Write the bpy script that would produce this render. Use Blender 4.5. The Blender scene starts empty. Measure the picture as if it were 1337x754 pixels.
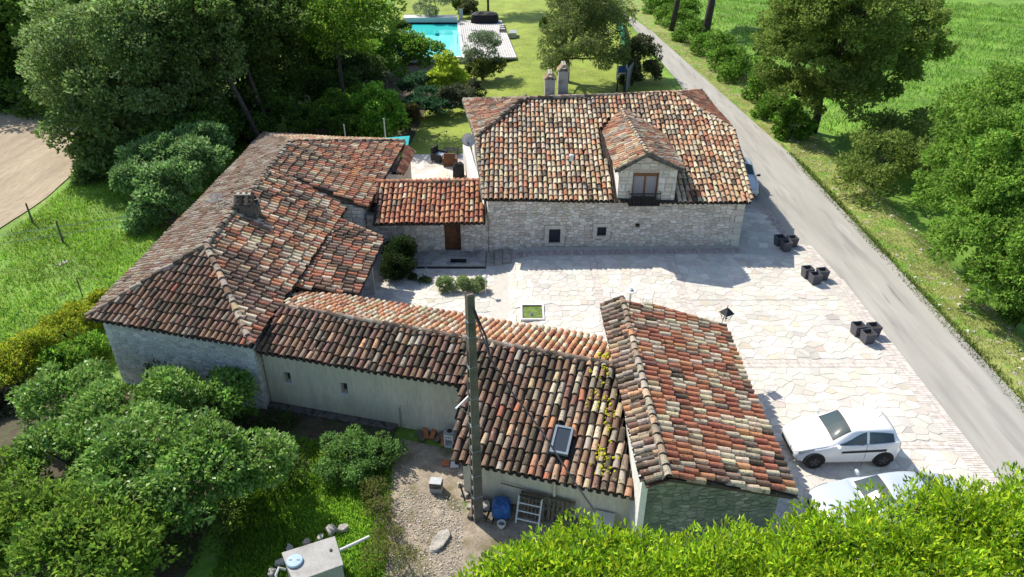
import bpy, math, random
import numpy as np
from mathutils import Vector, Matrix
R = math.radians
random.seed(7)
rng = np.random.default_rng(11)
sc = bpy.context.scene
COL = sc.collection

# ------------------------------------------------------------------ camera, sky, sun, exposure
CAM_H, PITCH, FPX = 17.5, 31.0, 950.0
cam = bpy.data.cameras.new("camera"); camo = bpy.data.objects.new("camera", cam); COL.objects.link(camo)
camo.location = (0, 0, CAM_H); camo.rotation_euler = (R(90 - PITCH), 0, 0)
cam.sensor_width = 36; cam.lens = 36 * FPX / 1337; cam.clip_end = 5000; cam.clip_start = 0.1
sc.camera = camo
SUN = Vector((-0.68, 0.70, 1.0)).normalized()
world = bpy.data.worlds.new("World"); sc.world = world; world.use_nodes = True
wn = world.node_tree
sky = wn.nodes.new('ShaderNodeTexSky'); sky.sky_type = 'NISHITA'; sky.sun_disc = False
sky.sun_elevation = math.asin(SUN.z); sky.sun_rotation = math.atan2(SUN.x, SUN.y)
bgn = wn.nodes['Background']; wn.links.new(sky.outputs[0], bgn.inputs[0]); bgn.inputs[1].default_value = 0.15
sl = bpy.data.lights.new("sun", 'SUN'); sl.energy = 5.0; sl.angle = R(0.53); sl.color = (1, 0.935, 0.82)
so = bpy.data.objects.new("sun", sl); COL.objects.link(so); so.location = (-40, 40, 60)
so.rotation_euler = SUN.to_track_quat('Z', 'Y').to_euler()
sc.view_settings.view_transform = 'Standard'; sc.view_settings.look = 'None'
sc.view_settings.exposure = 0.4; sc.view_settings.gamma = 1.0
sc.cycles.max_bounces = 5; sc.cycles.transparent_max_bounces = 4
sc.render.engine = 'CYCLES'

TH = R(PITCH)
def at(px, py, z=0.0):
    """photogrammetry: the world point of height z seen at a pixel of the 1337 px survey photograph"""
    a = (px - 668.5) / FPX; b = (py - 377) / FPX
    t = (CAM_H - z) / (math.sin(TH) + math.cos(TH) * b)
    return Vector((a * t, (math.cos(TH) - math.sin(TH) * b) * t, z))

def ss(a, b, x):
    t = min(1, max(0, (x - a) / (b - a))); return t * t * (3 - 2 * t)

# ------------------------------------------------------------------ materials
def mat(name, base=None, rough=0.85, var=0.25, scale=6.0, fine=40.0, attr=False, bump=0.0, bscale=30.0,
        metallic=0.0, spots=None, trans=0.0, coat=0.0, spec=0.3, dark=None, stretch=None):
    """Principled with colour (flat or from the 'col' attribute) varied by two noises; spots=(colour, scale, threshold)"""
    m = bpy.data.materials.new(name); m.use_nodes = True; nt = m.node_tree; N = nt.nodes; L = nt.links
    p = N['Principled BSDF']; p.inputs['Roughness'].default_value = rough; p.inputs['Metallic'].default_value = metallic
    p.inputs['Specular IOR Level'].default_value = spec; p.inputs['Coat Weight'].default_value = coat
    geo = N.new('ShaderNodeNewGeometry')
    if attr:
        a = N.new('ShaderNodeAttribute'); a.attribute_name = 'col'; c = a.outputs['Color']
    else:
        rgb = N.new('ShaderNodeRGB'); rgb.outputs[0].default_value = (*base, 1); c = rgb.outputs[0]
    def noise(s, d=4):
        n = N.new('ShaderNodeTexNoise'); n.inputs['Scale'].default_value = s; n.inputs['Detail'].default_value = d
        
        if stretch and s < 10:
            q = N.new('ShaderNodeVectorMath'); q.operation = 'MULTIPLY'; q.inputs[1].default_value = stretch; L.new(geo.outputs['Position'], q.inputs[0]); L.new(q.outputs[0], n.inputs['Vector'])
        else: L.new(geo.outputs['Position'], n.inputs['Vector'])
        return n.outputs['Fac']
    def mulvar(c, fac, lo, hi):
        r = N.new('ShaderNodeMapRange'); r.inputs[1].default_value = .3; r.inputs[2].default_value = .7
        r.inputs[3].default_value = lo; r.inputs[4].default_value = hi; L.new(fac, r.inputs[0])
        v = N.new('ShaderNodeVectorMath'); v.operation = 'SCALE'; L.new(c, v.inputs[0]); L.new(r.outputs[0], v.inputs['Scale'])
        return v.outputs[0]
    if var:
        c = mulvar(c, noise(scale), 1 - var, 1 + var)
        if fine: c = mulvar(c, noise(fine, 2), 1 - var * .8, 1 + var * .8)
    for sp in (spots or []):
        col, s, th = sp[:3]; w = sp[3] if len(sp) > 3 else .06
        r = N.new('ShaderNodeMapRange'); r.inputs[1].default_value = th; r.inputs[2].default_value = th + w
        L.new(noise(s, 5), r.inputs[0])
        mx = N.new('ShaderNodeMix'); mx.data_type = 'RGBA'; L.new(r.outputs[0], mx.inputs[0]); L.new(c, mx.inputs[6])
        mx.inputs[7].default_value = (*col, 1); c = mx.outputs[2]
    L.new(c, p.inputs['Base Color'])
    if bump:
        b = N.new('ShaderNodeBump'); b.inputs['Strength'].default_value = bump; b.inputs['Distance'].default_value = .03
        L.new(noise(bscale, 6), b.inputs['Height']); L.new(b.outputs[0], p.inputs['Normal'])
    if trans:
        t = N.new('ShaderNodeBsdfTranslucent'); L.new(c, t.inputs[0]); ms = N.new('ShaderNodeMixShader'); ms.inputs[0].default_value = trans
        L.new(p.outputs[0], ms.inputs[1]); L.new(t.outputs[0], ms.inputs[2]); L.new(ms.outputs[0], N['Material Output'].inputs[0])
    return m

M = {}
M['tile'] = mat('roof_tile_clay', attr=True, var=.22, scale=1.1, fine=26, rough=.9, bump=.25, bscale=40,
                spots=[((.16, .12, .09), 1.0, .64, .35), ((.075, .062, .046), 6, .57, .14), ((.38, .34, .27), 10, .62, .1), ((.06, .05, .04), 22, .60, .08)])
M['stone'] = mat('rubble_limestone', attr=True, var=.13, scale=9, fine=45, bump=.6, bscale=25, spots=[((.19, .17, .14), 4, .66, .12)])
M['mortar'] = mat('lime_mortar', (.38, .335, .285), var=.18, scale=3, fine=20, bump=.4)
M['dgmortar'] = mat('weathered_mortar', (.115, .105, .09), var=.3, scale=6, fine=25, bump=.4, spots=[((.05, .048, .04), 5, .55)])
M['paving'] = mat('flagstone', attr=True, var=.11, scale=.7, fine=16, rough=.8, bump=.2, spots=[((.53, .475, .40), .45, .60, .2), ((.42, .39, .35), 2.6, .66, .12)])
M['joint'] = mat('paving_joint', (.47, .445, .40), var=.1, scale=5, fine=40)
M['brick'] = mat('paving_brick', attr=True, var=.14, scale=6, fine=40)
M['deckwood'] = mat('under_roof_timber', (.055, .045, .035), var=.3)
M['white'] = mat('white_limewash', (.66, .64, .60), var=.10, scale=1.2, fine=9, bump=.3, bscale=12)
M['render'] = mat('pale_green_render', (.60, .545, .43), var=.12, scale=.9, fine=7, bump=.15, bscale=20, stretch=(1.6, 1.6, .35), spots=[((.34, .35, .29), .9, .52, .35), ((.22, .22, .17), 2.6, .68, .12)])
M['leaf'] = mat('leaf', attr=True, var=.12, scale=1.2, fine=0, rough=.6, trans=.52, spec=.2)
M['glossleaf'] = mat('laurel_leaf', attr=True, var=.1, scale=1.5, fine=0, rough=.5, trans=.45, spec=.22)
M['bark'] = mat('bark', (.05, .042, .034), var=.4, scale=4, fine=18, bump=.8)
M['grey'] = mat('concrete', (.36, .35, .33), var=.15, scale=2, fine=25, bump=.3, spots=[((.2, .19, .17), 2.2, .58, .15)])
M['metal'] = mat('grey_metal', (.42, .44, .46), var=.08, rough=.4, metallic=.6)
M['darkmetal'] = mat('black_iron', (.018, .018, .022), var=.2, rough=.5)
M['planter'] = mat('anthracite_planter', (.075, .075, .09), var=.15, rough=.55, scale=3)
M['soil'] = mat('potting_soil', (.03, .024, .018), var=.4, scale=20)
M['wood'] = mat('brown_door_wood', (.115, .05, .024), var=.3, scale=5, fine=30, rough=.6)
M['oak'] = mat('oak_frame', (.15, .07, .03), var=.2, scale=6, fine=30, rough=.55)
M['pallet'] = mat('pallet_wood', (.14, .115, .08), var=.35, scale=8, fine=35)
M['greywood'] = mat('weathered_decking', (.54, .52, .50), var=.12, scale=2, fine=30)
M['glass'] = mat('window_glass', (.04, .05, .065), var=0, rough=.12, spec=.4)
M['curtain'] = mat('net_curtain', (.26, .25, .27), var=.1, scale=10)
M['black'] = mat('black_fabric', (.012, .012, .014), var=.2, rough=.7)
M['blue'] = mat('blue_tarpaulin', (.03, .10, .28), var=.3, scale=6, rough=.45, bump=.5, bscale=8)
M['teal'] = mat('turquoise_sail', (.02, .42, .42), var=.1, scale=2)
M['orange'] = mat('terracotta', (.42, .15, .07), var=.2)
M['plasticwhite'] = mat('white_plastic', (.62, .62, .60), var=.07, scale=4, rough=.45)
M['skyframe'] = mat('skylight_frame', (.20, .25, .30), var=.1, rough=.4, metallic=.3)
M['carwhite'] = mat('white_car_paint', (.78, .79, .80), var=0, rough=.25, coat=1.0, spec=.5)
M['carsilver'] = mat('pale_silver_paint', (.52, .57, .63), var=0, rough=.28, metallic=.25, coat=1.0)
M['carglass'] = mat('tinted_car_glass', (.035, .06, .065), var=0, rough=.05, spec=.5, coat=.2)
M['tyre'] = mat('tyre_rubber', (.018, .018, .018), var=.1, rough=.8)
M['darkplastic'] = mat('dark_trim', (.02, .02, .022), var=0, rough=.5)
M['lens'] = mat('headlight_lens', (.16, .18, .20), var=.3, scale=25, rough=.08, spec=.9, coat=1.0)
M['redlens'] = mat('tail_light', (.42, .015, .02), var=0, rough=.15, coat=1)
M['moss'] = mat('yellow_moss', (.42, .40, .02), var=.25, scale=20)
M['rock'] = mat('limestone_rock', (.36, .335, .29), var=.3, scale=3, fine=20, bump=.8, bscale=8, spots=[((.2, .19, .17), 3, .58, .1)])
M['pvc'] = mat('pale_blue_lid', (.30, .42, .52), var=.06, rough=.5)

# ------------------------------------------------------------------ mesh helpers
class MB:
    def __init__(s): s.v = []; s.f = []; s.c = []
    def quad(s, pts, c=None):
        n = len(s.v); s.v += [tuple(p) for p in pts]; s.f.append(tuple(range(n, n + len(pts)))); s.c.append(c or (1, 1, 1))
    def box(s, lo, hi, c=None, M4=None):
        x0, y0, z0 = lo; x1, y1, z1 = hi
        P = [(x0, y0, z0), (x1, y0, z0), (x1, y1, z0), (x0, y1, z0), (x0, y0, z1), (x1, y0, z1), (x1, y1, z1), (x0, y1, z1)]
        s.hexa(P, c, M4)
    def hexa(s, P, c=None, M4=None):
        if M4 is not None: P = [M4 @ Vector(p) for p in P]
        n = len(s.v); s.v += [tuple(p) for p in P]
        for f in ((0, 3, 2, 1), (4, 5, 6, 7), (0, 1, 5, 4), (1, 2, 6, 5), (2, 3, 7, 6), (3, 0, 4, 7)):
            s.f.append(tuple(n + i for i in f)); s.c.append(c or (1, 1, 1))
    def tube(s, pts, rad, n=8, c=None, cap=True):
        pts = [Vector(p) for p in pts]; rad = rad if isinstance(rad, (list, tuple)) else [rad] * len(pts); rings = []
        up = Vector((0, 0, 1))
        for i, p in enumerate(pts):
            d = (pts[min(i + 1, len(pts) - 1)] - pts[max(i - 1, 0)]).normalized()
            a = d.cross(up if abs(d.z) < .95 else Vector((1, 0, 0))).normalized(); b = a.cross(d).normalized()
            k = len(s.v); rings.append(k)
            for j in range(n):
                t = 2 * math.pi * j / n; s.v.append(tuple(p + a * (rad[i] * math.cos(t)) + b * (rad[i] * math.sin(t))))
        for i in range(len(pts) - 1):
            for j in range(n):
                k, l = rings[i], rings[i + 1]; s.f.append((k + j, k + (j + 1) % n, l + (j + 1) % n, l + j)); s.c.append(c or (1, 1, 1))
        if cap:
            s.f.append(tuple(rings[0] + j for j in range(n))[::-1]); s.c.append(c or (1, 1, 1))
            s.f.append(tuple(rings[-1] + j for j in range(n))); s.c.append(c or (1, 1, 1))
    def lathe(s, prof, loc=(0, 0, 0), n=20, c=None, M4=None):
        k = len(s.v); loc = Vector(loc)
        for r, z in prof:
            for j in range(n):
                t = 2 * math.pi * j / n; p = Vector((r * math.cos(t), r * math.sin(t), z))
                s.v.append(tuple((M4 @ p) if M4 is not None else p + loc))
        for i in range(len(prof) - 1):
            for j in range(n):
                s.f.append((k + i * n + j, k + i * n + (j + 1) % n, k + (i + 1) * n + (j + 1) % n, k + (i + 1) * n + j)); s.c.append(c or (1, 1, 1))
        s.f.append(tuple(k + j for j in range(n))[::-1]); s.c.append(c or (1, 1, 1))
        e = k + (len(prof) - 1) * n; s.f.append(tuple(e + j for j in range(n))); s.c.append(c or (1, 1, 1))
    def mesh(s, name, material, attr=True, smooth=False):
        me = bpy.data.meshes.new(name); me.from_pydata(s.v, [], s.f)
        if material: me.materials.append(material)
        if attr:
            a = me.color_attributes.new('col', 'FLOAT_COLOR', 'CORNER')
            ar = np.ones((len(me.loops), 4), dtype=np.float32)
            lens = np.array([len(f) for f in s.f]); ar[:, :3] = np.repeat(np.array(s.c, dtype=np.float32).reshape(-1, 3), lens, axis=0)
            a.data.foreach_set('color', ar.ravel())
        if smooth: me.polygons.foreach_set('use_smooth', [True] * len(me.polygons))
        me.update(); return me
    def build(s, name, material, parent=None, smooth=False, **k):
        return link(s.mesh(name, material, smooth=smooth), name, parent, **k)

def link(me, name, parent=None, loc=None, kind=None, label=None, cat=None, group=None, mw=None):
    o = bpy.data.objects.new(name, me); COL.objects.link(o)
    if loc is not None: o.location = loc
    if mw is not None: o.matrix_world = mw
    if parent: o.parent = parent; o.matrix_parent_inverse = PINV.get(parent.name) or Matrix()
    if kind: o['kind'] = kind
    if label: o['label'] = label
    if cat: o['category'] = cat
    if group: o['group'] = group
    return o
PINV = {}
def thing(name, label, cat, loc=(0, 0, 0), group=None, rz=0.0, local=False):
    """Empty at a thing's base. Parts are given in world coordinates unless local=True."""
    o = bpy.data.objects.new(name, None); COL.objects.link(o); o.location = loc; o.rotation_euler = (0, 0, rz)
    o['label'] = label; o['category'] = cat; o.empty_display_size = .3
    if group: o['group'] = group
    if not local: PINV[o.name] = (Matrix.Translation(loc) @ Matrix.Rotation(rz, 4, 'Z')).inverted()
    return o
def bevel(o, w=.01, seg=2):
    b = o.modifiers.new('bevel', 'BEVEL'); b.width = w; b.segments = seg; b.limit_method = 'ANGLE'; return o
def copy_tree(o, parent=None):
    c = o.copy(); COL.objects.link(c)
    if parent: c.parent = parent
    for ch in list(o.children): copy_tree(ch, c)
    return c

# ------------------------------------------------------------------ terrain
def vn(x, y, s):   # cheap smooth noise
    return (math.sin(x * s + 1.3) * math.cos(y * s * 1.17 + .7) + .5 * math.sin(x * s * 2.3 + y * s * 1.9))
def hgt(x, y):
    z = -.08 - .35 * ss(1.0, -1.5, x)
    z = min(z, -.5 * ss(-8, -10, x))
    d = y - (23.6 - .29 * (x + 9))
    south = ss(.8, -.8, d) * ss(6.5, 3.8, x)
    z = z * (1 - south) - .78 * south
    b = max(ss(-17.5, -21, x), ss(19.3, 22, x), ss(100, 115, y))
    z += b * (.10 * vn(x, y, .5) + .12 * vn(x, y, .17) + .1)
    z -= .75 * ss(21, 23, x) * ss(26, 24, x)              # shallow ditch beyond the verge
    z += -1.2 * ss(-17, -24, x) * ss(30, 18, y)           # the west bank drops to the garden corner
    return z

def nonuni(a, b, near0, near1, step):
    xs = [near0]
    while xs[-1] < near1: xs.append(xs[-1] + step)
    s = step; x = xs[-1]
    while x < b: s *= 1.22; x += s; xs.append(x)
    s = step; x = xs[0]; left = []
    while x > a: s *= 1.22; x -= s; left.append(x)
    return left[::-1] + xs
GX = nonuni(-1600, 1600, -48, 62, 1.0); GY = nonuni(-400, 2600, 4, 112, 1.0)
def terrain():
    g = MB(); nx, ny = len(GX), len(GY)
    g.v = [(x, y, hgt(x, y)) for y in GY for x in GX]
    g.f = [(j * nx + i, j * nx + i + 1, (j + 1) * nx + i + 1, (j + 1) * nx + i) for j in range(ny - 1) for i in range(nx - 1)]
    g.c = [(1, 1, 1)] * len(g.f)
    return g
M['meadow'] = mat('meadow_grass', (.14, .26, .03), var=.30, scale=.35, fine=7, bump=.7, bscale=9,
                  spots=[((.09, .19, .02), .9, .54, .12), ((.24, .28, .07), 1.8, .60, .1)])
M['verge'] = mat('dry_verge', (.235, .265, .07), var=.3, scale=1.3, fine=12, bump=.7, bscale=12,
                 spots=[((.15, .27, .035), .8, .5, .1), ((.36, .32, .24), 1.7, .60, .08), ((.55, .52, .46), 3.1, .68, .04)])
M['lawn'] = mat('mown_lawn', (.21, .27, .035), var=.22, scale=.5, fine=9, bump=.3, bscale=16, spots=[((.29, .29, .08), 1.1, .58, .15)])
M['field'] = mat('ploughed_field', (.33, .265, .185), var=.14, scale=.9, fine=6, bump=.9, bscale=5, stretch=(1.4, .25, 1), spots=[((.25, .20, .14), 1.5, .6, .1)])
M['road'] = mat('asphalt_lane', (.35, .335, .30), var=.12, scale=.8, fine=30, stretch=(1.6, .16, 1), spots=[((.25, .24, .22), .9, .52, .18), ((.20, .19, .18), 2.1, .64, .1), ((.42, .40, .36), 1.3, .60, .15)])
M['gravel'] = mat('gravel_yard', (.30, .25, .19), var=.3, scale=2.2, fine=18, bump=.9, bscale=22, spots=[((.15, .13, .07), 1.1, .54, .12), ((.11, .16, .04), 1.7, .63, .08)])
M['darksoil'] = mat('garden_soil', (.075, .06, .035), var=.3, scale=2, fine=12, bump=.8, spots=[((.05, .10, .02), 1.2, .5, .2)])
terrain().build('ground', M['meadow'], kind='structure', smooth=True)

def clip_poly(poly, inside, inter):
    out = []
    for i in range(len(poly)):
        a, b = poly[i - 1], poly[i]; ia, ib = inside(a), inside(b)
        if ib:
            if not ia: out.append(inter(a, b))
            out.append(b)
        elif ia: out.append(inter(a, b))
    return out
def halfplane(poly, n, d):
    f = lambda p: p[0] * n[0] + p[1] * n[1] - d
    def inter(a, b):
        fa, fb = f(a), f(b); t = fa / (fa - fb); return (a[0] + (b[0] - a[0]) * t, a[1] + (b[1] - a[1]) * t)
    return clip_poly(poly, lambda p: f(p) <= 1e-9, inter)
def clip_convex(poly, conv):          # conv counter-clockwise
    for i in range(len(conv)):
        a, b = conv[i - 1], conv[i]; n = (b[1] - a[1], -(b[0] - a[0])); poly = halfplane(poly, n, n[0] * a[0] + n[1] * a[1])
        if len(poly) < 3: return []
    return poly
def ccw(p):
    a = sum(p[i - 1][0] * p[i][1] - p[i][0] * p[i - 1][1] for i in range(len(p))); return p if a > 0 else p[::-1]
def sheet(name, convs, m, dz=.02, zf=None, **k):
    g = MB(); zf = zf or (lambda x, y: hgt(x, y) + dz)
    for conv in convs:
        conv = ccw([(p[0], p[1]) for p in conv]); xs = [p[0] for p in conv]; ys = [p[1] for p in conv]
        X = [x for x in GX if min(xs) - 60 < x < max(xs) + 60]; Y = [y for y in GY if min(ys) - 60 < y < max(ys) + 60]
        for j in range(len(Y) - 1):
            for i in range(len(X) - 1):
                if X[i + 1] < min(xs) or X[i] > max(xs) or Y[j + 1] < min(ys) or Y[j] > max(ys): continue
                c = clip_convex([(X[i], Y[j]), (X[i + 1], Y[j]), (X[i + 1], Y[j + 1]), (X[i], Y[j + 1])], conv)
                if len(c) >= 3: g.quad([(x, y, zf(x, y)) for x, y in c])
    return g.build(name, m, kind='structure', **k)

sheet('lawn', [[(-13, 42), (12.8, 42), (12.8, 125), (-17, 125)], [(12.8, 46), (14.1, 46), (13.2, 125), (12.8, 125)]], M['lawn'], .03)
sheet('field', [[(-26.0, 24), (-27.2, 34), (-27.9, 46), (-27.5, 62), (-80, 70), (-80, 24)]], M['field'], .05)
sheet('garden_soil', [[(-16, 43.8), (-7.4, 43.8), (-7.2, 50), (-3.6, 63), (-8, 72.5), (-17, 74)], [(-23, 12), (-9.6, 12), (-9.6, 21.0), (-16.6, 23.2), (-23, 24)], [(-9.6, 18.9), (-4.3, 18.0), (-4.3, 20.4), (-9.6, 21.6)]], M['darksoil'], .045)
sheet('verge', [[(18.7, 6), (22.6, 6), (22.6, 58), (18.6, 48), (18.85, 28)], [(18.6, 48), (22.6, 58), (19.3, 84), (15.9, 86), (17.7, 61)], [(15.9, 86), (19.3, 84), (17, 120), (13.6, 120)]], M['verge'], .025)
road_z = lambda x, y: .0
sheet('road', [[(15.75, 0), (19.0, 0), (18.9, 30), (15.85, 30)], [(15.85, 30), (18.9, 30), (18.75, 47), (14.7, 47)], [(14.7, 47), (18.75, 47), (17.65, 61.5), (14.65, 66)],
               [(14.65, 66), (17.65, 61.5), (15.85, 86), (13.9, 95)], [(13.9, 95), (15.85, 86), (9.5, 130), (7.0, 130)]], M['road'], zf=road_z)
sheet('lane_apron', [[(11.9, 9), (16.2, 9), (16.2, 30), (11.9, 30)], [(11.9, 30), (16.2, 30), (15.1, 47), (12.4, 50)]], M['road'], zf=lambda x, y: -.014)
sheet('gravel_yard', [[(-4.3, 19.9), (3.3, 17.5), (3.3, 13.3), (-3.6, 12.2), (-4.0, 15.5)]], M['gravel'], .03)

# ------------------------------------------------------------------ courtyard paving
def cz(x, y=0): return -.36 * ss(.9, -.9, x)
def pal(cols, w):
    t = random.random() * sum(w)
    for c, k in zip(cols, w):
        t -= k
        if t <= 0: break
    j = random.uniform(.88, 1.12); return tuple(min(.9, v * j * random.uniform(.97, 1.03)) for v in c)
PAVE = [(.575, .54, .475), (.60, .57, .51), (.545, .515, .46), (.54, .48, .39), (.48, .455, .41), (.56, .515, .45)]
PW = [5, 5, 3, .6, .4, 1.0]
cells = []
def voronoi(x0, y0, x1, y1, s, hole=None):
    nx = int((x1 - x0) / s) + 1; ny = int((y1 - y0) / s) + 1
    P = {}
    for i in range(-1, nx + 1):
        for j in range(-1, ny + 1):
            P[i, j] = (x0 + (i + .5 + random.uniform(-.42, .42)) * (x1 - x0) / nx, y0 + (j + .5 + random.uniform(-.42, .42)) * (y1 - y0) / ny)
    for (i, j), p in P.items():
        if not (0 <= i < nx and 0 <= j < ny): continue
        poly = [(x0, y0), (x1, y0), (x1, y1), (x0, y1)]
        for di in (-2, -1, 0, 1, 2):
            for dj in (-2, -1, 0, 1, 2):
                q = P.get((i + di, j + dj))
                if q is None or (di == 0 and dj == 0): continue
                n = (q[0] - p[0], q[1] - p[1]); l = math.hypot(*n); n = (n[0] / l, n[1] / l)
                d = (n[0] * (p[0] + q[0]) + n[1] * (p[1] + q[1])) / 2 - .006
                poly = halfplane(poly, n, d)
                if len(poly) < 3: break
            if len(poly) < 3: break
        if len(poly) >= 3:
            cx = sum(a[0] for a in poly) / len(poly); cy = sum(a[1] for a in poly) / len(poly)
            if hole and hole[0] - .1 < cx < hole[2] + .1 and hole[1] - .1 < cy < hole[3] + .1: continue
            cells.append(poly)
POND = (.42, 26.45, 1.38, 27.62)
S1 = .42
voronoi(-7.2, 22.6, 3.85, 27.6, S1, POND); voronoi(-7.2, 27.64, 3.85, 31.9, S1)
voronoi(4.2, 22.6, 7.65, 32.35, S1)
voronoi(8.15, 23.6, 15.05, 28.05, .44); voronoi(8.15, 28.1, 14.9, 32.5, .43)
voronoi(7.95, 18.85, 15.1, 23.05, .44); voronoi(7.95, 12, 15.1, 18.45, .44)
voronoi(12.3, 33.2, 14.3, 37.5, .5); voronoi(1.4, 31.9, 3.85, 32.3, .5)
def flag(poly, g, c, off=(0, 0)):
    t = .012 + random.uniform(-.004, .006); n = len(poly); k = len(g.v)
    cx = sum(a[0] for a in poly) / n; cy = sum(a[1] for a in poly) / n
    for s, dz in ((1, -.03), (1, t - .006), (.96, t)):
        for x, y in poly:
            X, Y = cx + (x - cx) * s, cy + (y - cy) * s; g.v.append((X - off[0], Y - off[1], cz(X, Y) + dz))
    for r in (0, 1):
        for i in range(n): g.f.append((k + r * n + i, k + r * n + (i + 1) % n, k + (r + 1) * n + (i + 1) % n, k + (r + 1) * n + i)); g.c.append(c)
    g.f.append(tuple(k + 2 * n + i for i in range(n))); g.c.append(c)
base_convs = [[(-7.6, 23.5), (4.0, 20.0), (4.0, 33.3), (-7.6, 33.3)], [(4.0, 10), (15.2, 10), (15.2, 33.6), (4.0, 33.6)], [(11.5, 33.6), (14.8, 33.6), (14.6, 38), (11.5, 38)]]
cour = sheet('courtyard', base_convs, M['joint'], zf=lambda x, y: cz(x, y) - .004)
def dist_cam(x, y, z=0): return x * x + y * y + (CAM_H - z) ** 2
cells.sort(key=lambda p: dist_cam(*p[0]) + (1e4 if sum((p[i - 1][0] * p[i][1] - p[i][0] * p[i - 1][1]) for i in range(len(p))) < .16 else 0))
rest = MB()
for i, poly in enumerate(cells):
    c = pal(PAVE, PW)
    if i < 300:
        g = MB(); flag(poly, g, c); g.build('paving_stone', M['paving'], cour)
    else: flag(poly, rest, c)
rest.build('paving_stones', M['paving'], cour, kind='stuff')
# brick bands
BR = [(.555, .50, .45), (.58, .52, .47), (.53, .475, .43), (.59, .54, .49)]
BRG = [(.40, .33, .31), (.46, .39, .36), (.35, .30, .29)]
def bricks(x0, y0, x1, y1, bw, bl, cols, parent, name='bricks', zf=cz, slope=None):
    g = MB(); nx = max(1, round((x1 - x0) / bw)); ny = max(1, round((y1 - y0) / bl))
    for i in range(nx):
        for j in range(ny):
            a = x0 + (x1 - x0) * i / nx + .008; b = x0 + (x1 - x0) * (i + 1) / nx - .008
            c = y0 + (y1 - y0) * j / ny + .008; d = y0 + (y1 - y0) * (j + 1) / ny - .008
            sh = slope(a, c) if slope else (0, 0)
            z = zf((a + b) / 2, c) + random.uniform(.006, .014)
            g.box((a + sh[0], c + sh[1], z - .05), (b + sh[0], d + sh[1], z), pal(cols, [1] * len(cols)))
    return g.build(name, M['brick'], parent, kind='stuff')
bs = lambda x, y: (0, .028 * (x - 5))
bricks(.0, 32.45, 11.9, 33.0, .115, .27, BRG, cour, slope=bs)
bricks(3.88, 22.6, 4.17, 32.2, .29, .11, BR, cour); bricks(7.68, 22.6, 8.12, 32.3, .22, .11, BR, cour)
bricks(7.95, 23.08, 15.1, 23.57, .11, .245, BR, cour); bricks(7.95, 18.48, 15.1, 18.82, .11, .17, BR, cour)
bricks(15.12, 10, 15.8, 30, .225, .11, BR, cour); bricks(14.95, 30, 15.7, 33.5, .225, .11, BR, cour, slope=lambda x, y: (-.22 * (y - 30) / 3.5 * .9, 0))
bricks(14.3, 33.2, 14.9, 38, .2, .11, BRG, cour, slope=lambda x, y: (-.05 * (y - 33.2), 0))

# ------------------------------------------------------------------ roofs
CL = {'red': (.36, .14, .08), 'orange': (.48, .225, .12), 'pink': (.43, .235, .145), 'cream': (.60, .49, .34), 'tan': (.42, .295, .185),
      'grey': (.215, .165, .12), 'dark': (.105, .077, .056), 'brown': (.20, .118, .08), 'lich': (.33, .285, .22)}
KEYS = list(CL)
def tile_geo(g, c, Mx=None, s=1.0, ln=.53):
    n = 6; k = len(g.v); P = []
    for (y, r, h, t) in ((0, .106, .112, 0), (ln, .088, .092, -.03)):
        for i in range(n + 1):
            a = math.pi * i / n; P.append(Vector((-r * math.cos(a) * s, y * s, t + h * math.sin(a) * s)))
    for i in range(n + 1):
        a = math.pi * i / n; P.append(Vector((-.095 * math.cos(a) * s, 0, -.004 + .094 * math.sin(a) * s)))
    for i in range(n + 1):
        a = math.pi * i / n; P.append(Vector((-.095 * math.cos(a) * s, .12 * s, -.004 + .094 * math.sin(a) * s)))
    if Mx is not None: P = [Mx @ p for p in P]
    g.v += [tuple(p) for p in P]; m = n + 1
    inner = tuple(v * .45 for v in c)
    for i in range(n):
        g.f.append((k + i, k + m + i, k + m + i + 1, k + i + 1)); g.c.append(c)
        g.f.append((k + i, k + i + 1, k + 2 * m + i + 1, k + 2 * m + i)); g.c.append(tuple(v * .8 for v in c))
        g.f.append((k + 2 * m + i, k + 2 * m + i + 1, k + 3 * m + i + 1, k + 3 * m + i)); g.c.append(tuple(v * .8 for v in c))
TILES = {}
for kk in KEYS:
    TILES[kk] = []
    for q in range(4):
        g = MB(); c = CL[kk]; j = random.uniform(.78, 1.2); c = tuple(v * j * random.uniform(.93, 1.07) for v in c)
        tile_geo(g, c); TILES[kk].append((g.mesh('roof_tile', M['tile'], smooth=False), c))

def clip_interval(poly, u):
    vs = []
    for i in range(len(poly)):
        a, b = poly[i - 1], poly[i]
        if (a[0] - u) * (b[0] - u) < 0: t = (u - a[0]) / (b[0] - a[0]); vs.append(a[1] + (b[1] - a[1]) * t)
    return (min(vs), max(vs)) if len(vs) >= 2 else None

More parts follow.
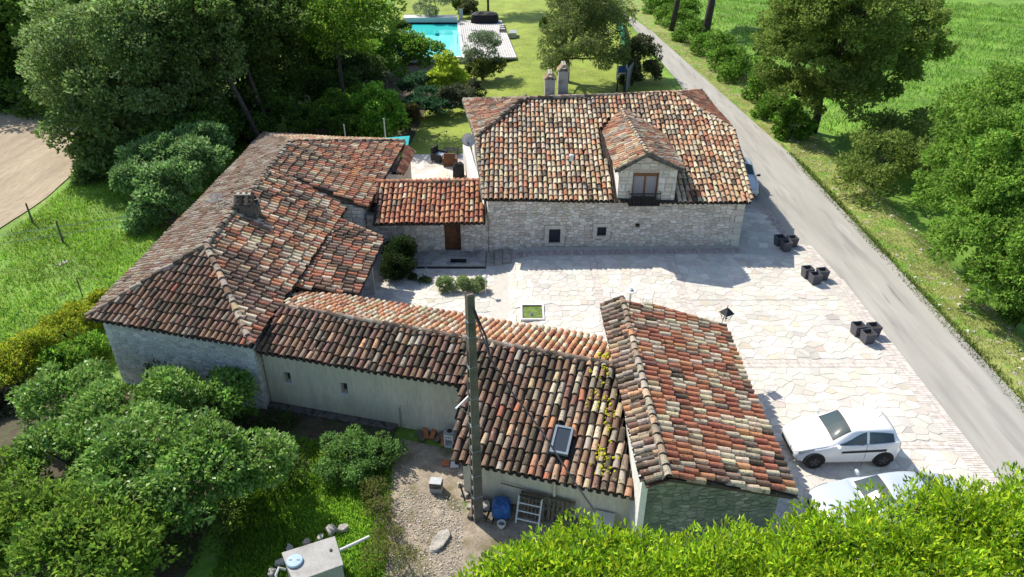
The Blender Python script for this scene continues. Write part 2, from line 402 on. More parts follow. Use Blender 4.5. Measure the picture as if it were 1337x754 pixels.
class Roof:
    """collects tile placements for one building; the 300 nearest become parts"""
    def __init__(s): s.pl = []; s.ch = MB(); s.deck = MB(); s.caps = []
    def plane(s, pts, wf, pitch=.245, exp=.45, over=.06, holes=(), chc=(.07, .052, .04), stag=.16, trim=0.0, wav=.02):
        P = [Vector(p) for p in pts]
        A_ = np.array([[p.x, p.y, 1] for p in P]); co_ = np.linalg.lstsq(A_, np.array([p.z for p in P]), rcond=None)[0]
        for p in P: p.z = co_[0] * p.x + co_[1] * p.y + co_[2]      # make the slope exactly flat
        ux = (P[1] - P[0]).normalized(); nrm = ux.cross(P[2] - P[1]).normalized()
        if nrm.z < 0: nrm = -nrm
        uy = nrm.cross(ux).normalized(); ux = uy.cross(nrm).normalized()
        if uy.z < 0: uy = -uy; ux = -ux
        O = P[0]; loc = [((p - O).dot(ux), (p - O).dot(uy)) for p in P]
        us = [a[0] for a in loc]; u0, u1 = min(us), max(us); nu = max(1, round((u1 - u0) / pitch)); du = (u1 - u0) / nu
        # slab under the tiles
        k = len(s.deck.v); n = len(P)
        s.deck.v += [tuple(p - nrm * .05) for p in P] + [tuple(p - nrm * .15) for p in P]
        s.deck.f.append(tuple(range(k, k + n))); s.deck.f.append(tuple(range(k + n, k + 2 * n))[::-1])
        s.deck.f += [(k + i, k + (i + 1) % n, k + n + (i + 1) % n, k + n + i) for i in range(n)]; s.deck.c += [(1, 1, 1)] * (n + 2)
        B = Matrix((ux, uy, nrm)).transposed().to_4x4()
        sag = lambda u, v: wav * (math.sin(u * 1.1 + v * .7) + .6 * math.sin(u * .43 - v * 1.3 + 1))
        for i in range(nu):
            u = u0 + (i + .5) * du; iv = clip_interval(loc, u)
            if iv is None: continue
            v0, v1 = iv; v0 -= over
            # channel tiles between the covers; dark colour adds shade to the gaps
            uc = u + du / 2
            ivc = clip_interval(loc, uc if uc < u1 - 1e-3 else u) or iv
            a0, a1 = ivc[0] - over - .05, ivc[1]
            kk = len(s.ch.v); steps = max(1, int((a1 - a0) / .45))
            for t in range(steps + 1):
                v = a0 + (a1 - a0) * t / steps
                for q in range(5):
                    a = math.pi * (q / 4); X = uc + .085 * math.cos(a); Z = .0 - .085 * math.sin(a)
                    s.ch.v.append(tuple(O + ux * X + uy * v + nrm * (Z + sag(X, v))))
            for t in range(steps):
                for q in range(4):
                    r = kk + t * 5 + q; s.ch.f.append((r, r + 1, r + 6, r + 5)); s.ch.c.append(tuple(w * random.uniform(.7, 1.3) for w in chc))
            v = v0 + random.uniform(-.035, .035); v1 -= trim; first = True
            while v < v1 - .12:
                p = O + ux * (u + random.uniform(-.012, .012)) + uy * (v + random.uniform(-.012, .012)) + nrm * (.02 + sag(u, v))
                w0 = O + ux * u + uy * (v + .2)
                if not any(h(w0) for h in holes):
                    wt = wf(w0, v - v0, u); kname = random.choices(list(wt), list(wt.values()))[0]
                    me, c = random.choice(TILES[kname])
                    rot = Matrix.Rotation(R(random.gauss(0, 2.0)), 4, 'Z') @ Matrix.Rotation(R(2.2 + random.gauss(0, .5)), 4, 'X').inverted()
                    Mx = Matrix.Translation(p) @ B @ rot
                    sc_ = min(1.0, (v1 - v + .1) / .53) if v1 - v < .43 else 1.0
                    if sc_ < 1: Mx = Mx @ Matrix.Diagonal((1, sc_, 1, 1))
                    s.pl.append((dist_cam(*p), Mx, me, c))
                v += exp - (random.uniform(0, stag) if first else 0); first = False
    def ridge(s, a, b, wt, sc_=1.28, step=.42, sag=.03):
        a, b = Vector(a), Vector(b); d = (b - a); L = d.length; d.normalize()
        sx = d.cross(Vector((0, 0, 1))).normalized(); nz = sx.cross(d).normalized()
        B = Matrix((sx, d, nz)).transposed().to_4x4(); t = 0
        s.deckm = getattr(s, 'deckm', MB())
        n = max(2, int(L / .5)); k = len(s.deckm.v)
        for i in range(n + 1):
            p = a + d * (L * i / n); w = random.uniform(.12, .155); h = .06
            for X, Z in ((-w, -.07), (-w * .75, h), (w * .75, h), (w, -.07)): s.deckm.v.append(tuple(p + sx * X + nz * Z))
        for i in range(n):
            for q in range(3): r = k + i * 4 + q; s.deckm.f.append((r, r + 1, r + 5, r + 4)); s.deckm.c.append((1, 1, 1))
        while t < L - .1:
            p = a + d * t + nz * (.03 - sag * math.sin(math.pi * t / L) * 0) + sx * random.uniform(-.015, .015)
            kname = random.choices(list(wt), list(wt.values()))[0]; me, c = random.choice(TILES[kname])
            s.caps.append((dist_cam(*p), Matrix.Translation(p) @ B @ Matrix.Rotation(R(random.gauss(0, 1.5)), 4, 'Z') @ Matrix.Rotation(R(-2.5), 4, 'X') @ Matrix.Scale(sc_, 4), me, c))
            t += step * sc_ / 1.2
    def build(s, house, limit=300, deckmat=None):
        dk = s.deck.build('roof', deckmat or M['deckwood'], house)
        s.ch.build('channel_tiles', M['tile'], dk, kind='stuff', smooth=True)
        if hasattr(s, 'deckm'): s.deckm.build('ridge_mortar', M['dgmortar'], dk)
        for d, Mx, me, c in s.caps: put(me, 'ridge_tile', dk, Mx)
        s.pl.sort(key=lambda t: t[0]); g = MB()
        for i, (d, Mx, me, c) in enumerate(s.pl):
            if i < limit: put(me, 'roof_tile', dk, Mx)
            else: tile_geo(g, c, Mx)
        if g.v: g.build('roof_tiles', M['tile'], dk, kind='stuff')
        return dk
def put(me, name, parent, Mx):
    o = bpy.data.objects.new(name, me); COL.objects.link(o); o.parent = parent
    o.matrix_basis = Mx; return o       # a house's parts are at world coordinates, so sub-parts are too

def house_empty(name, label, cat='house', loc=(0, 0, 0)):
    return thing(name, label, cat, loc)
def link_world(me, name, parent):
    o = bpy.data.objects.new(name, me); COL.objects.link(o); o.parent = parent; return o

# ------------------------------------------------------------------ walls
STO = [(.57, .525, .455), (.63, .59, .53), (.50, .46, .40), (.66, .62, .56), (.54, .48, .40), (.46, .43, .38)]
QUO = [(.60, .57, .51), (.56, .53, .47)]
class Wall:
    """vertical wall from A to B (2-D, outside on the right of A->B), bottom/top heights as functions of u"""
    def __init__(s, A, B, zb, zt, holes=(), depth=.28):
        s.A = Vector((A[0], A[1], 0)); s.B = Vector((B[0], B[1], 0)); s.L = (s.B - s.A).length; s.u = (s.B - s.A).normalized()
        s.n = Vector((s.u.y, -s.u.x, 0)); s.zb, s.zt, s.holes, s.depth = zb, zt, holes, depth
    def P(s, u, z, o=0.0): return s.A + s.u * u + s.n * o + Vector((0, 0, z))
    def backing(s, m, parent, name='wall', extra=()):
        g = MB(); br = sorted({0, s.L, *[h[0] for h in s.holes], *[h[2] for h in s.holes], *extra})
        for a, b in zip(br, br[1:]):
            if b - a < 1e-4: continue
            hs = sorted([h for h in s.holes if h[0] <= a + 1e-4 and h[2] >= b - 1e-4], key=lambda h: h[1])
            lo = (s.zb(a), s.zb(b))
            for h in hs:
                g.quad([s.P(a, lo[0]), s.P(b, lo[1]), s.P(b, h[1]), s.P(a, h[1])]); lo = (h[3], h[3])
            g.quad([s.P(a, lo[0]), s.P(b, lo[1]), s.P(b, s.zt(b)), s.P(a, s.zt(a))])
        for (a, z0, b, z1) in s.holes:
            d = -s.depth
            g.quad([s.P(a, z0), s.P(a, z0, d), s.P(a, z1, d), s.P(a, z1)]); g.quad([s.P(b, z0, d), s.P(b, z0), s.P(b, z1), s.P(b, z1, d)])
            g.quad([s.P(a, z0), s.P(b, z0), s.P(b, z0, d), s.P(a, z0, d)]); g.quad([s.P(a, z1, d), s.P(b, z1, d), s.P(b, z1), s.P(a, z1)])
        # thickness at the top so that the wall is a solid slab
        g.quad([s.P(0, s.zt(0)), s.P(s.L, s.zt(s.L)), s.P(s.L, s.zt(s.L), -.4), s.P(0, s.zt(0), -.4)])
        return g.build(name, m, parent)
    def rubble(s, parent, size=.17, stretch=1.9, cols=STO, limit=300, proud=.04, name='stone', w=(3, 3, 2, 2, 1, 1), gap=.010, boxes=()):
        global cells
        keep = cells; cells = []; zlo = min(s.zb(0), s.zb(s.L)); zhi = max(s.zt(s.L * k / 8) for k in range(9)); voronoi(0, zlo, s.L / stretch, zhi, size); cs = cells; cells = keep; out = []
        blk = list(s.holes) + list(boxes)
        for poly in cs:
            poly = [(x * stretch, z) for x, z in poly]; cx = sum(p[0] for p in poly) / len(poly); cy_ = sum(p[1] for p in poly) / len(poly)
            zt = s.zt(cx) - .01; zb = s.zb(cx)
            if cy_ > zt or cy_ < zb - .05: continue
            poly = halfplane(poly, (0, 1), zt); bad = False
            for (a, z0, b, z1) in blk:
                xs = [p[0] for p in poly]; zs = [p[1] for p in poly]
                if not poly or max(xs) < a or min(xs) > b or max(zs) < z0 or min(zs) > z1: continue
                if a < cx < b and z0 < cy_ < z1: bad = True; break
                if cx <= a: poly = halfplane(poly, (1, 0), a - .005)
                elif cx >= b: poly = halfplane(poly, (-1, 0), -b - .005)
                elif cy_ <= z0: poly = halfplane(poly, (0, 1), z0 - .005)
                else: poly = halfplane(poly, (0, -1), -z1 - .005)
            if bad or len(poly) < 3: continue
            c = pal(cols, list(w)[:len(cols)]); n = len(poly); g = MB(); pr = proud * random.uniform(.55, 1.1)
            cx = sum(p[0] for p in poly) / n; cy_ = sum(p[1] for p in poly) / n; tl = random.uniform(-.15, .15)
            ar = abs(sum(poly[i - 1][0] * poly[i][1] - poly[i][0] * poly[i - 1][1] for i in range(n))) / 2
            if ar < .003: continue
            for k_, o in ((1.0, .001), (.93, pr * .75), (.74, pr)):
                for x, z in poly: g.v.append(tuple(s.P(cx + (x - cx) * k_, cy_ + (z - cy_) * k_, o + (tl * (z - cy_) * (k_ < 1)))))
            for r in (0, 1):
                for i in range(n): g.f.append((r * n + i, r * n + (i + 1) % n, (r + 1) * n + (i + 1) % n, (r + 1) * n + i)); g.c.append(c)
            g.f.append(tuple(2 * n + i for i in range(n))); g.c.append(c); out.append((ar, g))
        out.sort(key=lambda t: -t[0]); rest = MB()
        for i, (ar, g) in enumerate(out):
            if i < limit: link_world(g.mesh(name, M['stone']), name, parent)
            else:
                k = len(rest.v); rest.v += g.v; rest.f += [tuple(k + q for q in f) for f in g.f]; rest.c += g.c
        if rest.v: o = link_world(rest.mesh(name + 's', M['stone']), name + 's', parent); o['kind'] = 'stuff'
    def stones(s, parent, rows=.19, w=(.2, .5), cols=STO, limit=300, proud=.035, quoin=True, quoinc=QUO, surrounds=True, name='stone'):
        out = []
        def stone(a, z0, b, z1, c, pr):
            g = MB(); j = min(.018, (b - a) * .1); gap = .010
            a += gap; b -= gap; z0 += gap; z1 -= gap
            if b - a < .04 or z1 - z0 < .04: return
            r = lambda: random.uniform(0, j)
            o = [(a + r(), z0 + r()), (b - r(), z0 + r()), (b - r(), z1 - r()), (a + r(), z1 - r())]
            k = .012 + .010; i_ = [(o[0][0] + k, o[0][1] + k), (o[1][0] - k, o[1][1] + k), (o[2][0] - k, o[2][1] - k), (o[3][0] + k, o[3][1] - k)]
            g.v = [tuple(s.P(x, y, .001)) for x, y in o] + [tuple(s.P(x, y, pr * random.uniform(.6, 1))) for x, y in i_]
            g.f = [(4, 5, 6, 7), (0, 1, 5, 4), (1, 2, 6, 5), (2, 3, 7, 6), (3, 0, 4, 7)]; g.c = [c] * 5
            out.append(((b - a) * (z1 - z0), g))
        used = []
        if surrounds:
            for (a, z0, b, z1) in s.holes:
                if z1 - z0 > 1.5: jw = .32
                else: jw = .26
                for (p, q, r2, t) in ((a - jw, z1, b + jw, z1 + .22), (a - jw * .9, z0 - .16, b + jw * .9, z0)):
                    if q > s.zb(0) + .05: stone(p, q, r2, t, pal(quoinc, [1] * len(quoinc)), proud + .008); used.append((p, q, r2, t))
                n = max(1, round((z1 - z0) / .38))
                for i in range(n):
                    jj = jw * (1 if i % 2 else .72); q0 = z0 + (z1 - z0) * i / n; q1 = z0 + (z1 - z0) * (i + 1) / n
                    for (p, r2) in ((a - jj, a), (b, b + jj)): stone(p, q0, r2, q1, pal(quoinc, [1] * len(quoinc)), proud + .005); used.append((p, q0, r2, q1))
        zlo = min(s.zb(0), s.zb(s.L)); zhi = max(s.zt(0), s.zt(s.L), s.zt(s.L / 2)); z = zlo; ri = 0
        while z < zhi - .05:
            h = rows * random.uniform(.75, 1.3); u = 0.0 
            if quoin and ri % 2 == 0: pass
            while u < s.L - .06:
                ww = random.uniform(*w); isq = quoin and (u < .01 or u + ww > s.L - .2)
                if isq: ww = random.choice((.3, .48))
                a, b = u, min(s.L, u + ww); m = (a + b) / 2
                if s.L - b < .12: b = s.L
                top = min(z + h, min(s.zt(a), s.zt(b)) - .01); bot = max(z, min(s.zb(m), 9))
                blocked = False
                for (p, q, r2, t) in list(s.holes) + used:
                    if a < r2 - .01 and b > p + .01 and bot < t - .01 and top > q + .01:
                        blocked = True
                        if a < p - .08: b = p; blocked = False
                        elif b > r2 + .08 and a < r2: a = r2; blocked = False
                if not blocked:
                    for (p, q, r2, t) in list(s.holes) + used:
                        if a < r2 - .01 and b > p + .01 and bot < t - .01 and top > q + .01: blocked = True
                if not blocked and top - bot > .05 and b - a > .07:
                    if not isq and h > .2 and random.random() < .35:
                        mid = bot + (top - bot) * random.uniform(.4, .6); stone(a, bot, b, mid, pal(cols, [3, 3, 2, 2, 1, 1][:len(cols)]), proud); stone(a, mid, b, top, pal(cols, [3, 3, 2, 2, 1, 1][:len(cols)]), proud)
                    else: stone(a, bot, b, top, pal(quoinc, [1] * len(quoinc)) if isq else pal(cols, [3, 3, 2, 2, 1, 1][:len(cols)]), proud)
                u += ww
            z += h; ri += 1
        out.sort(key=lambda t: -t[0]); rest = MB()
        for i, (ar, g) in enumerate(out):
            if i < limit: link_world(g.mesh('stone', M['stone']), 'stone', parent)
            else:
                k = len(rest.v); rest.v += g.v; rest.f += [tuple(k + q for q in f) for f in g.f]; rest.c += g.c
        if rest.v: o = link_world(rest.mesh('stones', M['stone']), 'stones', parent); o['kind'] = 'stuff'
K = lambda v: (lambda u: v)

def on_y(px, py, Y):
    """world (x, z) seen at a survey pixel on the vertical plane y = Y"""
    b = (py - 377) / FPX; t = Y / (math.cos(TH) - math.sin(TH) * b)
    return ((px - 668.5) / FPX * t, CAM_H - (math.sin(TH) + math.cos(TH) * b) * t)
def V3(v, z=None): return Vector((v[0], v[1], v[2] if z is None else z))
def nz(p, s, o=0):
    return .5 + .5 * math.sin(p.x * s + o) * math.cos(p.y * s * 1.1 + o * 2) + .2 * math.sin(p.x * s * 2.7 + p.y * s * 2.1 + o)
def simple_wall(parent, A, B, z0, z1, m, holes=(), extra=(), name='wall', stones=None, **k):
    w = Wall(A, B, z0 if callable(z0) else K(z0), z1 if callable(z1) else K(z1), holes)
    o = w.backing(M[m], parent, name, extra)
    if stones is not None: w.stones(o, **stones)
    return w, o

# ------------------------------------------------------------------ main house (right, with the dormer)
h = thing('stone_house', 'long stone house with tiled half-hipped roof and gabled dormer beside the lane', 'house', (5, 33.4, 0))
EL, ER = Vector((-1.38, 32.95, 2.75)), Vector((11.85, 33.08, 2.68))
RL, RR = Vector((.56, 40.8, 5.5)), Vector((9.5, 41.9, 5.5))
HLf, HLb = at(622, 181, 4.36), at(606, 131, 4.36); HRf, HRb = at(958, 172, 4.38), at(915, 119, 4.38)
bL, bR = Vector((-2.8, 46.2, 3.7)), Vector((11.6, 48.2, 3.6))
DY = 33.22
dx0, dz0 = on_y(805, 262, DY); dx1, _ = on_y(881, 262, DY)
pkx, pkz = on_y(845, 199, DY); elx, elz = on_y(809, 218, DY); erx, erz = on_y(883, 215, DY)
def roof_z(y): return 2.72 + .337 * (y - 33.0)
yb_pk = 33 + (pkz - .05 - 2.72) / .337
R_hole = lambda p: (dx0 - .12 < p.x < dx1 + .1 and p.y < 33 + (elz - 2.55) / .337) or \
    (p.y < yb_pk and p.y > 34 and abs(p.x - (pkx - .055 * (p.y - 33))) < (dx1 - dx0) / 2 * min(1, (yb_pk - p.y) / (yb_pk - (33 + (elz - 2.6) / .337))) )
def wR(p, v, u):
    dk = max(0, (v - 5.2) / 3) * 1.4 * nz(p, .6, 1); left = 1 - ss(-1, 3, p.x); g = nz(p, 1.1, 2)
    return {'cream': 5.2 * (1 - .3 * dk), 'pink': 3.8 * (1 + .8 * ss(7, 10, p.x)), 'red': 1.1, 'tan': 2.4, 'lich': 1.0 + 2 * left, 'brown': .8 + dk, 'grey': .5 + 1.4 * left + 2 * dk, 'dark': .35 + 1.6 * dk * g}
rf = Roof()
rf.plane([EL, ER, HRf, RR, RL, HLf], wR, holes=[R_hole], trim=.05)
rf.plane([HLb, HLf, RL], lambda p, v, u: {'pink': 3, 'red': 2, 'cream': 2, 'lich': 2, 'brown': 1.5, 'grey': 1})
rf.plane([HRf, HRb, RR], lambda p, v, u: {'red': 5, 'brown': 3, 'pink': 1})
rf.plane([bR, bL, HLb, RL, RR, HRb], wR, trim=.05)
CAP = {'grey': 3, 'dark': 3, 'lich': 2, 'brown': 1}; CAPR = {'tan': 2, 'pink': 3, 'cream': 2, 'grey': 1}
rf.ridge(RL, RR, CAP); rf.ridge(HLf, RL, {'dark': 3, 'grey': 2}); rf.ridge(HRf, RR, CAPR); rf.ridge(HLb, RL, CAP); rf.ridge(HRb, RR, CAPR)
rf.ridge(HLf, HLb, {'lich': 2, 'tan': 2}, sc_=1.0); rf.ridge(EL + Vector((0, 0, .05)), HLf, {'lich': 3, 'grey': 2, 'tan': 1}, sc_=1.0); rf.ridge(ER + Vector((0, 0, .05)), HRf, CAPR, sc_=1.0)
rf.build(h)
zbR = lambda u: -.45 * ss(1.9, .4, u) - .03
def hole_px(w, x0, y0, x1, y1, Y):
    a, zt = on_y(x0, y0, Y); b, zb = on_y(x1, y1, Y); return (a - w[0], zb, b - w[0], zt)
A0 = (-1.2, 33.3)
w1 = hole_px(A0, 717, 299, 731, 317, 33.38); w2 = hole_px(A0, 780, 296.5, 791, 308, 33.4); w3 = hole_px(A0, 830, 292, 835, 297, 33.42)
W, wo = simple_wall(h, A0, (11.72, 33.5), zbR, lambda u: 2.72, 'mortar', holes=[w1, w2, w3], extra=(.4, .9, 1.4, 1.9))
bx_ = [(q_[0] - .25, q_[1] - .16, q_[2] + .25, q_[3] + .21) for q_ in (w1, w2)]
W.rubble(wo, .165, 1.9, boxes=bx_ + [(12.5, -.1, 13.5, 2.8)])
# dressed stones round the two windows
for hh in (w1, w2):
    a, z0, b, z1 = hh
    for (p, q, r, t) in ((a - .22, z1 + .01, b + .22, z1 + .2), (a - .2, z0 - .15, b + .2, z0 - .01), (a - .24, z0, a - .01, (z0 + z1) / 2), (a - .2, (z0 + z1) / 2 + .015, a - .01, z1), (b + .01, z0, b + .22, (z0 + z1) / 2), (b + .01, (z0 + z1) / 2 + .015, b + .26, z1)):
        g = MB(); g.hexa([W.P(p, q, .0), W.P(r, q, .0), W.P(r, q, .046), W.P(p, q, .046), W.P(p, t, .0), W.P(r, t, .0), W.P(r, t, .046), W.P(p, t, .046)], (.55, .52, .46))
        link_world(g.mesh('dressed_stone', M['stone']), 'dressed_stone', wo)
def barred_window(W, hh, parent, bars=3, curtain=False):
    a, z0, b, z1 = hh; g = MB(); d = -.17; t = .035
    for (p, q, r, s_) in ((a, z0, a + t, z1), (b - t, z0, b, z1), (a + t, z0, b - t, z0 + t), (a + t, z1 - t, b - t, z1)):
        g.hexa([W.P(p, q, d), W.P(r, q, d), W.P(r, q, d + .05), W.P(p, q, d + .05), W.P(p, s_, d), W.P(r, s_, d), W.P(r, s_, d + .05), W.P(p, s_, d + .05)])
    o = g.build('window', M['darkmetal'], parent)
    g = MB(); g.hexa([W.P(a, z0, d - .05), W.P(b, z0, d - .05), W.P(b, z0, d + .004), W.P(a, z0, d + .004), W.P(a, z1, d - .05), W.P(b, z1, d - .05), W.P(b, z1, d + .004), W.P(a, z1, d + .004)])
    link_world(g.mesh('pane', M['glass']), 'pane', o)
    for i in range(bars):
        u = a + (b - a) * (i + 1) / (bars + 1); g = MB(); g.tube([W.P(u, z0, -.06), W.P(u, z1, -.06)], .013, 6); link_world(g.mesh('bar', M['darkmetal']), 'bar', o)
    return o
barred_window(W, w1, h, 2); barred_window(W, w2, h, 3)
g = MB(); g.hexa([W.P(w3[0], w3[1], -.24), W.P(w3[2], w3[1], -.24), W.P(w3[2], w3[1], -.2), W.P(w3[0], w3[1], -.2), W.P(w3[0], w3[3], -.24), W.P(w3[2], w3[3], -.24), W.P(w3[2], w3[3], -.2), W.P(w3[0], w3[3], -.2)])
g.build('vent', M['darkmetal'], h)
simple_wall(h, (HLb.x + .35, 45.3), (-1.2, 33.3), -.6, lambda u: min(4.25, 2.75 + .36 * (12.2 - u) if u > 7.8 else 4.25), 'white', extra=(7.8, 9.5, 11), name='side_wall')
Wr, wro = simple_wall(h, (11.72, 33.5), (11.75, 46), -.1, lambda u: min(4.25, 2.65 + .32 * u), 'mortar', extra=(2, 4, 5), name='side_wall')
Wr.stones(wro, rows=.24, w=(.3, .6), limit=60)
# dormer
dm = MB()
dfx0, dfx1 = dx0 + .03, dx1 - .03
dr0, dzb = on_y(823, 272, DY); dr1, dzt = on_y(861, 226, DY)
Wd = Wall((dfx0, DY), (dfx1, DY), K(2.45), lambda u: elz - .06 + (pkz - elz - .02) * (1 - abs(u - (pkx - dfx0)) / ((dfx1 - dfx0) / 2 + .05)), [(dr0 - dfx0, 2.62, dr1 - dfx0, dzt)])
do = Wd.backing(M['mortar'], h, 'dormer', extra=(pkx - dfx0,))
Wd.stones(do, rows=.36, w=(.3, .5), cols=[(.55, .53, .48), (.50, .48, .43)], quoin=False, surrounds=False, proud=.025)
for x, nn in ((dfx0, -1), (dfx1, 1)):
    g = MB(); pts = [(x, DY + .02, 2.5), (x, DY + .02, elz - .05), (x, 33 + (elz - 2.6) / .337, elz - .02), (x, 33.2, 2.6)]
    g.quad([(a, b, c) for a, b, c in pts]); g.quad([(a - nn * .2, b, c) for a, b, c in pts])
    link_world(g.mesh('dormer_cheek', M['white']), 'dormer_cheek', do)
yb_e = 33 + (elz - 2.62) / .337; ridb = Vector((pkx - .055 * (yb_pk - 33), yb_pk, pkz + .02)); ridf = Vector((pkx, DY - .28, pkz + .04))
dl = Roof(); wD = lambda p, v, u: {'pink': 3, 'cream': 2.6, 'red': 1.6, 'brown': 1, 'lich': 1.3, 'grey': .5}
ovx = .18
pf = Vector((dfx0 - ovx, DY - .25, elz - .04)); pb_ = Vector((dfx0 - ovx - .04, yb_e + .05, elz - .04)); qf = Vector((dfx1 + ovx, DY - .25, elz - .04)); qb = Vector((dfx1 + ovx - .06, yb_e + .05, elz - .04))
dl.plane([pb_, pf, ridf, ridb], wD, wav=.005, trim=.03); dl.plane([qf, qb, ridb, ridf], wD, wav=.005, trim=.03); dl.ridge(ridf, ridb, {'tan': 2, 'lich': 2, 'grey': 1}, sc_=1.1)
for a, b in ((pf, ridf), (qf, ridf)): dl.ridge(a, b + Vector((0, 0, .0)), {'tan': 3, 'grey': 1}, sc_=.85)
dko = dl.deck.build('dormer_roof', M['deckwood'], h); dl.ch.build('channel_tiles', M['tile'], dko, kind='stuff')
dl.deckm.build('ridge_mortar', M['dgmortar'], dko)
for d, Mx, me, c in dl.caps: put(me, 'ridge_tile', dko, Mx)
for d, Mx, me, c in dl.pl: put(me, 'roof_tile', dko, Mx)
# french window + balcony
fo = MB(); a, b = dr0, dr1; yw = DY + .16; z0, z1 = 2.62, dzt
for (p, q, r, t) in ((a, z0, a + .07, z1), (b - .07, z0, b, z1), (a + .07, z1 - .24, b - .07, z1), (a + .07, z0, b - .07, z0 + .08), ((a + b) / 2 - .05, z0 + .08, (a + b) / 2 + .05, z1 - .24)):
    fo.box((p, yw, q), (r, yw + .06, t))
fo = fo.build('french_window', M['oak'], h)
for p, r in ((a + .07, (a + b) / 2 - .05), ((a + b) / 2 + .05, b - .07)):
    g = MB(); g.box((p, yw + .02, z0 + .08), (r, yw + .03, z1 - .24)); link_world(g.mesh('pane', M['curtain']), 'pane', fo)
bal = MB(); bx0, bx1 = dr0 - .16, dr1 + .12; by0 = DY - .32; bz = 2.52
bal.box((bx0, by0, bz - .05), (bx1, DY - .01, bz))
bal.tube([(bx0, DY, bz + .62), (bx0, by0, bz + .62), (bx1, by0, bz + .62), (bx1, DY, bz + .62)], .024, 6); bal.tube([(bx0, by0, bz + .08), (bx1, by0, bz + .08)], .012, 6)
bo = bal.build('balcony_rail', M['darkmetal'], h)
for i in range(21):
    x = bx0 + (bx1 - bx0) * i / 20; g = MB(); g.tube([(x, by0, bz), (x, by0, bz + .62)], .016, 5); link_world(g.mesh('baluster', M['darkmetal']), 'baluster', bo)
# chimneys behind the ridge
for nm, px, pw, top, bot, lab in ((0, 718, 12, 97, 127, 0), (1, 735.5, 11, 86, 126, 0)):
    yy = 42.6 + nm * .4; x0, zt_ = on_y(px - pw / 2, top, yy); x1, zb_ = on_y(px + pw / 2, bot + 8, yy); g = MB()
    g.box((x0, yy, zb_ - 1), (x1, yy + .85, zt_ - .35))
    co = g.build('chimney', M['grey'], h); g = MB()
    for sgn in (-1, 1):
        for j in range(4):
            Mx = Matrix.Translation(((x0 + x1) / 2 + sgn * .3, yy + .1 + j * .22, zt_ - .38)) @ Matrix.Rotation(R(90 * -sgn), 4, 'Z').inverted() @ Matrix.Rotation(R(52), 4, 'X')
            me, c = random.choice(TILES['tan']); put(me, 'chimney_tile', co, Mx)
    g.box(((x0 + x1) / 2 - .11, yy - .04, zt_ - .06), ((x0 + x1) / 2 + .11, yy + .9, zt_ + .05)); link_world(g.mesh('chimney_cap', M['rock']), 'chimney_cap', co)
# roof vent
vx, vy = at(746, 209, 4.2)[0:2]; g = MB(); g.lathe([(.09, 0), (.09, .22), (.14, .24), (.12, .32), (.03, .36)], (vx, vy, 4.15), 12); g.build('roof_vent', M['plasticwhite'], h)

# ------------------------------------------------------------------ link roof with the entrance door
h = thing('entrance_porch', 'low stone entrance building with red tiled roof and brown door between the two houses', 'porch', (-4, 33.4, -.35))
rf = Roof(); e0, e1, r1, r0 = Vector((-6.8, 32.45, 1.72)), Vector((-1.38, 32.55, 1.78)), Vector((-1.72, 35.4, 2.75)), Vector((-7.1, 35.3, 2.72))
wP = lambda p, v, u: {'red': 5, 'orange': 4, 'pink': 1.6, 'brown': .8 + 3 * ss(-5.4, -6.6, p.x), 'cream': .35, 'grey': .5}
rf.plane([e0, e1, r1, r0], wP); rf.plane([(-1.8, 36.1, 2.5), (-7.2, 36.1, 2.47), r0, r1], wP); rf.ridge(r0, r1, {'orange': 3, 'red': 3, 'pink': 2}, sc_=1.2)
rf.build(h)
PA = (-7.4, 33.38)
dh = hole_px(PA, 579, 284, 602.5, 332, 33.36); dh = (dh[0], -.30, dh[2], 1.62)
W, wo = simple_wall(h, PA, (-1.22, 33.33), -.5, 1.74, 'mortar', holes=[dh])
W.rubble(wo, .18, 1.8, limit=220)
g = MB(); g.box((dh[0] + PA[0], 33.56, -.3), (dh[2] + PA[0], 33.62, 1.62)); d = g.build('door', M['wood'], h)
for i in range(4):
    g = MB(); x = dh[0] + PA[0] + .06 + i * .185; g.box((x, 33.54, -.25), (x + .16, 33.558, 1.55)); link_world(g.mesh('door_board', M['wood']), 'door_board', d)
g = MB(); g.tube([(dh[0] + PA[0] + .7, 33.5, .75), (dh[0] + PA[0] + .7, 33.5, .9)], .015, 6); link_world(g.mesh('door_handle', M['darkmetal']), 'door_handle', d)
simple_wall(h, (-1.6, 36), (-7.2, 36), -.5, 2.4, 'white')
bevel_b = lambda lo, hi, nm, m, par=None, w=.01, **k: bevel(boxo(lo, hi, nm, m, par, **k), w)
def boxo(lo, hi, nm, m, par=None, **k):
    g = MB(); g.box(lo, hi); return g.build(nm, M[m] if isinstance(m, str) else m, par, **k)
# the raised threshold terrace and steps (setting)
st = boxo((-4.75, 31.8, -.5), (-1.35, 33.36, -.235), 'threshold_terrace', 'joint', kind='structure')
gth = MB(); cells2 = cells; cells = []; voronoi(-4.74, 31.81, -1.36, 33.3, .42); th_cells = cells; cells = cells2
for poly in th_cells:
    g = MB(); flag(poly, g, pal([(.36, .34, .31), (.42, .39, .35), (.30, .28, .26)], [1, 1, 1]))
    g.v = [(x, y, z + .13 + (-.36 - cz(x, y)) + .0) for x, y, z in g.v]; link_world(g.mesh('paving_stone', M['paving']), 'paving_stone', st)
for i in range(3):
    o = boxo((-1.3 + i * .42, 31.9, -.4), (-.9 + i * .42, 33.22, -.26 + i * .09), 'stone_step', 'rock', kind='structure')
o = boxo((-3.1, 32.0, -.208), (-2.3, 32.35, -.185), 'doormat', 'black'); o['label'] = 'dark rectangular doormat lying in front of the brown entrance door'; o['category'] = 'doormat'
o = boxo((-4.78, 31.62, -.345), (-1.3, 31.79, -.325), 'drain_channel', 'darkmetal'); o['label'] = 'long narrow black drain channel at the foot of the entrance terrace'; o['category'] = 'drain'

